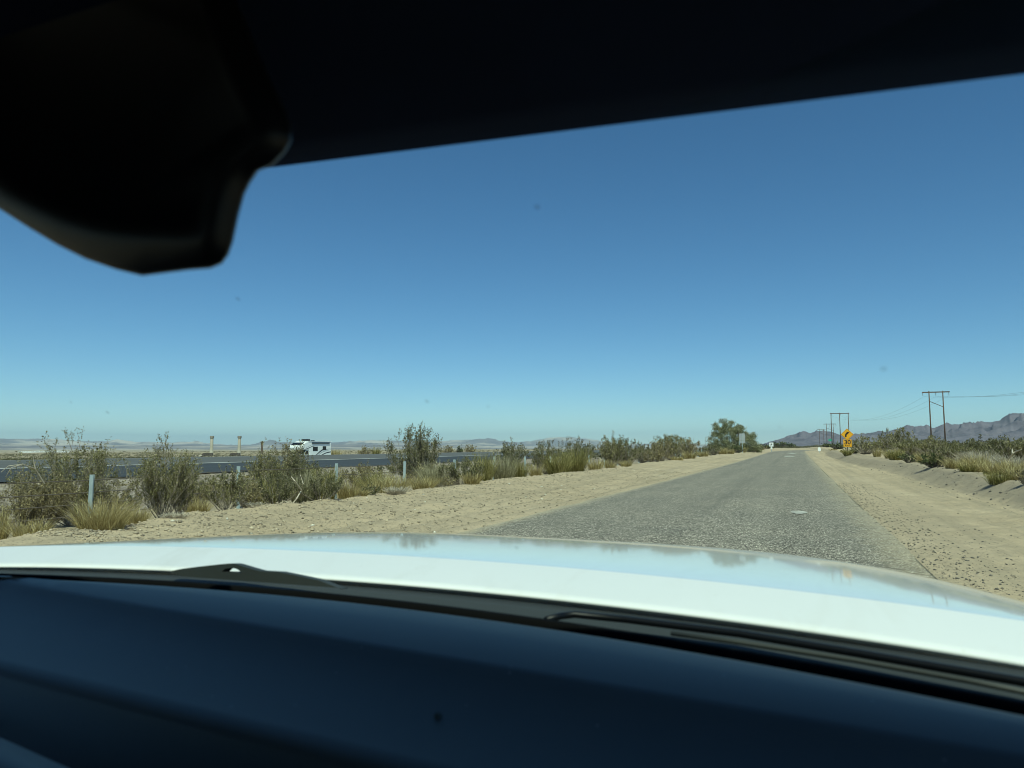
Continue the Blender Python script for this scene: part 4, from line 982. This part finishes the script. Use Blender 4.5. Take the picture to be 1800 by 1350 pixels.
# hood
nc = 65; xp = np.linspace(-1.055, 1.055, nc); ax = np.abs(xp / 1.06)
yr = 1.04 - .18 * xp ** 2; zr_ = 1.277 - .012 * ax ** 6
yk = 1.175 - .20 * xp ** 2; zk = 1.2985 - .012 * ax ** 6
yfar = .93 + 1.05 * (1 - np.minimum(ax, .9999) ** 3.2) ** (1 / 2.2); yfar = np.maximum(yfar, yk + .03)
zf = 1.2465 - .02 * ax ** 6
rows = [np.stack([xp, yr + .020, zr_ - .012], 1), np.stack([xp, yr + .003, zr_ - .004], 1), np.stack([xp, yr + .008, zr_], 1)]
for q in np.linspace(.12, .94, 8): rows.append(np.stack([xp, yr + .008 + (yk - yr - .008) * q, zr_ + (zk - zr_) * q], 1))
for q in (.99, 1.0): rows.append(np.stack([xp, yr + .008 + (yk - yr - .008) * q, zr_ + (zk - zr_) * q], 1))
rows.append(np.stack([xp, yk + .002, zk - .00004], 1))
for q in np.linspace(.06, 1, 22):
    zz = zk + (zf - zk) * q ** 1.15 - .010 * q ** 10
    bulge = .006 * np.exp(-((np.abs(xp) - .45) / .06) ** 2) * math.sin(math.pi * min(1, q)) ** .5
    rows.append(np.stack([xp, yk + (yfar - yk) * q, zz + bulge * 0], 1))
for a in np.linspace(12, 90, 8):
    rr = .13; rows.append(np.stack([xp * (1 + .004 * a / 90), yfar + rr * math.sin(R(a)), zf - .010 - rr * (1 - math.cos(R(a)))], 1))
rows.append(np.stack([xp, yfar + .14, zf - .30], 1))
H_ = np.array(rows); mesh_obj('hood', H_.reshape(-1, 3), grid_faces(len(rows), nc)[:, ::-1], M_CAR, car, True)
# fenders, grille, wheels, bumper below the hood
for sx in (-1, 1):
    m = MB(); m.prism([(sx * .93, -.05, .45), (sx * .93, -.05, 1.20), (sx * .93, .85, 1.22), (sx * .93, 1.3, 1.10), (sx * .93, 1.75, .95), (sx * .93, 1.8, .45), (sx * .93, 1.62, .45), (sx * .93, 1.45, .82), (sx * .93, 1.0, .86), (sx * .93, .78, .45)], (sx * .07, 0, 0)); m.build('fender', M_CAR, car, bevel=.02)
    for y in (1.12, -2.35):
        m = MB(); m.tube([(sx * .72, y, .40), (sx * .97, y, .40)], .40, 28); wv = m.build('wheel', M_TRIM, car, bevel=.03); m = MB(); m.tube([(sx * .965, y, .40), (sx * .985, y, .40)], .24, 20); m.build('rim', M_ALU, wv)
    # door, window pane, pillars
    m = MB(); m.box((sx * .90 - .03, -1.3, .42), (sx * .90 + .03, .62, 1.19)); m.build('door', M_CAR, car, bevel=.02)
    m = MB(); m.tube([(sx * .955, .78, 1.22), (sx * .92, .62, 1.45), (sx * .86, .40, 1.73)], .035, 8); m.build('windscreen_pillar', M_TRIM, car, True)
    m = MB(); m.box((sx * .86 - .05, -1.55, 1.19), (sx * .86 + .05, -1.25, 1.76)); m.build('rear_pillar', M_CAR, car, bevel=.02)
m = MB(); m.box((-.92, 1.86, .72), (.92, 1.98, 1.0)); m.build('grille', M_TRIM, car, bevel=.03); m = MB(); m.box((-.97, 1.8, .42), (.97, 2.06, .70)); m.build('front_bumper', M_CAR, car, bevel=.05)
m = MB(); m.box((-.95, -3.4, .45), (.95, -1.52, 1.2)); m.build('cargo_bed', M_CAR, car, bevel=.05)
m = MB(); m.box((-.88, -1.5, .38), (.88, .75, .42)); m.build('floor', M_TRIM, car)
m = MB(); m.box((-.86, -1.52, .42), (.86, -1.46, 1.74)); m.build('rear_wall', M_LINER, car)
# roof and headliner
def slab(name, xs0, prof, th, mat):
    n = len(xs0); V = []; F = []
    top = [[(x, y, z - .05 * (x / .86) ** 4) for x in xs0] for y, z in prof]; bot = [[(x, y, z - th - .05 * (x / .86) ** 4) for x in xs0] for y, z in prof]
    V = np.array(top + bot).reshape(-1, 3); r = len(prof); F = [tuple(f[::-1]) for f in grid_faces(r, n).tolist()] + [tuple(i + r * n for i in f) for f in grid_faces(r, n).tolist()]
    for i in range(n - 1): F += [(i, i + 1, r * n + i + 1, r * n + i), ((r-1)*n + i + 1, (r-1)*n + i, (2*r-1)*n + i, (2*r-1)*n + i + 1)]
    for j in range(r - 1): F += [((j+1)*n, j*n, (r+j)*n, (r+j+1)*n), (j*n+n-1, (j+1)*n+n-1, (r+j+1)*n+n-1, (r+j)*n+n-1)]
    return mesh_obj(name, V, F, mat, car, True)
slab('roof', np.linspace(-.88, .88, 15), [(.50, 1.795), (.42, 1.825), (.1, 1.86), (-.8, 1.87), (-1.5, 1.83)], .02, M_CAR)
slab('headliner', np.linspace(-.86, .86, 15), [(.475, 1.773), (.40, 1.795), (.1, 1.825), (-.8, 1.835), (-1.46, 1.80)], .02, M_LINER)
# windscreen, curved and raked
def glass_mat():
    t = NT('tinted_glass'); t.t.nodes.remove(t.b); co = t.coord('Object')
    tr = t.n('ShaderNodeBsdfTransparent'); tr.inputs[0].default_value = (.75, .955, .875, 1)
    gl = t.n('ShaderNodeBsdfGlossy'); gl.inputs['Roughness'].default_value = .01; gl.inputs[0].default_value = (.6, .6, .6, 1)
    fr = t.n('ShaderNodeFresnel'); fr.inputs[0].default_value = 1.2
    mx = t.n('ShaderNodeMixShader'); t.l(t.math('MULTIPLY', fr.outputs[0], .5), mx.inputs[0]); t.l(tr.outputs[0], mx.inputs[1]); t.l(gl.outputs[0], mx.inputs[2])
    # a few bug splats and dust specks stuck on the glass
    v = t.n('ShaderNodeTexVoronoi'); v.inputs['Scale'].default_value = 17; mo = t.n('ShaderNodeMapping'); mo.inputs['Location'].default_value = (3.37, 1.13, 2.71); t.l(co, mo.inputs[0]); t.l(mo.outputs[0], v.inputs['Vector']); s = t.n('ShaderNodeSeparateColor'); t.l(v.outputs['Color'], s.inputs[0])
    dot = t.ramp(v.outputs['Distance'], [(.02, (1, 1, 1)), (.065, (0, 0, 0))]); pick = t.math('GREATER_THAN', s.outputs[0], .60)
    df = t.n('ShaderNodeBsdfDiffuse'); df.inputs[0].default_value = (.22, .22, .20, 1)
    m2 = t.n('ShaderNodeMixShader'); t.l(t.math('MULTIPLY', t.math('MULTIPLY', dot, pick), .22), m2.inputs[0]); t.l(mx.outputs[0], m2.inputs[1]); t.l(df.outputs[0], m2.inputs[2])
    t.l(m2.outputs[0], t.o.inputs[0]); return t.m
M_GLASS = glass_mat()
xg = np.linspace(-.93, .93, 25); wr = []
for q in np.linspace(0, 1, 9):
    k = 1 - .10 * q; wr.append(np.stack([xg * k, (.875 - .17 * xg ** 2) * (1 - q) + (.455 - .10 * xg ** 2) * q + .02 * math.sin(math.pi * q), 1.255 * (1 - q) + (1.765 - .05 * (xg / .93) ** 4) * q + .015 * math.sin(math.pi * q)], 1))
mesh_obj('windscreen', np.array(wr).reshape(-1, 3), grid_faces(9, 25), M_GLASS, car, True)
for sx in (-1, 1):
    m = MB(); m.add([(sx * .90, -1.27, 1.19), (sx * .90, .60, 1.19), (sx * .87, .40, 1.70), (sx * .85, -1.27, 1.74)], [(0, 1, 2, 3)]); m.build('side_window', M_GLASS, car)
# dashboard: swept profile, steps as in the photograph
nx = 41; X_ = np.linspace(-1.47, .24, nx); xq = X_ - XC
y0 = .785 - .23 * (X_ + .63) ** 2; y1 = np.minimum(.56 - .125 * X_, y0 - .04); y2 = np.minimum(.43 - .09 * X_, y1 - .06); y3 = np.minimum(.30 - .17 * X_, y2 - .05)
D_ = []
def dr(y, z): D_.append(np.stack([xq, y, np.full(nx, 0.0) + z], 1))
dr(y0 + .03, 1.23); dr(y0 + .008, 1.285); dr(y0, 1.298); dr(y0 - .012, 1.306); dr(y0 - .03, 1.310)
dr(y0 + (y1 - y0) * .5, 1.311); dr(y1 + .012, 1.3075); dr(y1 + .003, 1.3055); dr(y1 - .004, 1.300)
dr(y1 + (y2 - y1) * .35, 1.287); dr(y1 + (y2 - y1) * .55, 1.2805); dr(y2 + .02, 1.2765); dr(y2 + .004, 1.2755); dr(y2 - .004, 1.268); dr(y2 - .018, 1.235); dr(y2 + (y3 - y2) * .7, 1.205)
dr(y3 + .012, 1.205); dr(y3 + .004, 1.255); dr(y3 - .004, 1.268); dr(y3 - .040, 1.268); dr(y3 - .052, 1.255); dr(y3 - .075, 1.20); dr(y3 - .09, 1.0); dr(y3 - .09, .6)
mesh_obj('dashboard', np.array(D_).reshape(-1, 3), grid_faces(len(D_), nx), M_DASH, car, True)
p = cp(on_z(770, 1258, 1.284)); m = MB()
m.add([(p[0] + .0034 * math.cos(a) * k, p[1] + .0034 * math.sin(a) * k, p[2] + hh) for k, hh in ((1, -.004), (.95, .001), (.6, .0022), (.15, .003)) for a in np.linspace(0, 2 * math.pi, 17)[:-1]], [(r_ * 16 + k, r_ * 16 + (k + 1) % 16, (r_ + 1) * 16 + (k + 1) % 16, (r_ + 1) * 16 + k) for r_ in range(3) for k in range(16)] + [tuple(range(48, 64))])
m.build('light_sensor', M_COWL, car, True)
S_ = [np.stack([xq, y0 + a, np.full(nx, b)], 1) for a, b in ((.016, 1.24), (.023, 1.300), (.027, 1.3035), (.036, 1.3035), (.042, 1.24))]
mesh_obj('dash_gap_shade', np.array(S_).reshape(-1, 3), grid_faces(5, nx), satin('gap_shade_black', (.004, .004, .004), .9, .05), car, True)  # black ridge standing in for the shadowed gap between dash and cowl
# wiper arm hump at left, with daylight under its bridge, and the right wiper lying along the cowl
def wiper_hump():
    pxs = np.linspace(300, 600, 61); Yw = .955
    top = np.interp(pxs, [300, 318, 345, 385, 402, 412, 432, 455, 490, 520, 560, 600], [1004, 1000, 996.5, 992, 990.5, 991, 997, 1003.5, 1005.5, 1011.5, 1020, 1036]); bot = np.interp(pxs, [300, 320, 600], [1006, 1013, 1034])
    c = np.clip(1 - ((pxs - 407) / 17) ** 2, 0, None) ** .5; hb = np.maximum(1005.5 + (pxs - 407) * .03, top + .5 * (bot - top)); ht = hb - 7 * c
    m = MB()
    for i in range(60):
        a, b = i, i + 1
        for lo0, lo1, hi0, hi1 in ((ht[a], ht[b], top[a], top[b]), (bot[a], bot[b], hb[a], hb[b])):
            P = [cp(on_y(pxs[a], lo0, Yw)), cp(on_y(pxs[b], lo1, Yw)), cp(on_y(pxs[b], hi1, Yw)), cp(on_y(pxs[a], hi0, Yw))]
            m.prism([tuple(q) for q in P], (0, .018, -.002))
    return m.build('wiper_arm', M_COWL, car)
wiper_hump()
P = [cp(on_z(x, y, 1.279)) for x, y in ((960, 1090), (985, 1083), (1010, 1080), (1100, 1089), (1300, 1114), (1500, 1147), (1800, 1199), (1950, 1228))]
m = MB(); m.tube([tuple(p) for p in P], .0045, 10); w_ = m.build('wiper_arm', M_TRIM, car, True)
P = [cp(on_z(x, y, 1.281)) for x, y in ((1180, 1113), (1300, 1129), (1500, 1160), (1700, 1196), (1900, 1236))]
m = MB(); m.tube([tuple(p) for p in P], .003, 8); m.build('wiper_blade', M_COWL, w_, True)
# cowl under the glass
xk = np.linspace(-.97, .97, 41); K = []
for q, z in ((0, 1.225), (.3, 1.242), (.6, 1.256), (.85, 1.266), (1, 1.267), (1.08, 1.2)):
    ya = .80 - .20 * xk ** 2; yb = 1.038 - .18 * xk ** 2; K.append(np.stack([xk, ya + (yb - ya) * q, np.full(41, z)], 1))
mesh_obj('cowl', np.array(K).reshape(-1, 3), grid_faces(len(K), 41), M_COWL, car, True)

# rear-view mirror housing: outline at its real place near the middle of the screen
def mirror():
    out = [(395,-90),(415,0),(440,62),(475,140),(503,195),(513,225),(513,248),(502,268),(478,292),(455,300),(440,322),(430,342),(420,378),(410,425),(402,448),(390,464),(370,472),(330,475),(250,485),(205,474),(150,455),(100,430),(50,400),(0,368),(-70,315),(-150,240),(-190,120),(-170,-60),(-100,-160),(200,-180)]
    inn = [(360,-80),(375,5),(400,72),(432,150),(456,200),(464,222),(464,238),(455,252),(432,275),(412,292),(400,312),(392,334),(384,365),(376,405),(370,420),(362,430),(350,434),(318,436),(250,432),(212,430),(158,420),(106,404),(56,380),(5,352),(-62,303),(-135,230),(-155,110),(-140,-50),(-80,-135),(195,-150)]
    Ym = .31; P = np.array([on_y(x, y, Ym) for x, y in out]); Q = np.array([on_y(x, y, Ym) for x, y in inn]); c = P.mean(0); V = []; n = len(P)
    def away(q, d): return q + (q - CAM) / np.linalg.norm(q - CAM, axis=1, keepdims=True) * d
    ci = np.array([on_y(270, 180, Ym)])[0]
    V.append(away(ci + (Q - ci) * .80, -.008)); V.append(away(ci + (Q - ci) * .83, -.015)); V.append(away(ci + (Q - ci) * .93, -.017)); V.append(away(Q, -.015))
    V.append(away(Q + (P - Q) * .85, -.004)); V.append(away(Q + (P - Q) * .97, .001)); V.append(away(P, .006))
    for s_, d in ((1.0, .012), (.985, .030), (.90, .048), (.75, .056)): V.append(away(c + (P - c) * s_, d))
    loops = V; V = cp(np.array(V)); F = [tuple(reversed(range(n)))]
    for i in range(len(loops) - 1):
        for k in range(n): F.append((i*n+k, i*n+(k+1) % n, (i+1)*n+(k+1) % n, (i+1)*n+k))
    F.append(tuple((len(loops)-1)*n + k for k in range(n)))
    o = mesh_obj('rearview_mirror', V.reshape(-1, 3), F, M_TRIM, car, True); o['label'] = 'black rear-view mirror housing'
    s = MB(); a = cp(np.array([on_y(200, 60, .345), on_y(215, 20, .46)])); s.tube([tuple(a[0]), tuple(a[1])], .025, 12); s.build('stalk', M_TRIM, o)
mirror()
# sun visor folded under the header
def visor():
    A = on_y(440, 299, .45); B = on_y(1800, 130, .47); d = (B - A) / np.linalg.norm(B - A); B2 = A + d * .72; A2 = A + d * .015
    back = np.array([0, -.20, .055]); m = []
    prof = [(0, 0), (-.004, .008), (.0, .016), (.15, .02), (1, .016), (1.02, .008), (1, 0), (.15, -.002)]
    n = 24; V = []
    for i in range(n):
        p = A2 + (B2 - A2) * i / (n - 1)
        for u, h in prof: V.append(p + back * u + np.array([.10 * max(0, u) * (1 - i / (n - 1)), 0, h]))
    k = len(prof); F = [(i*k+j, i*k+(j+1) % k, (i+1)*k+(j+1) % k, (i+1)*k+j) for i in range(n - 1) for j in range(k)] + [tuple(range(k-1, -1, -1)), tuple((n-1)*k + j for j in range(k))]
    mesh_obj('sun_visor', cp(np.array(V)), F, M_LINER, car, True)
visor()
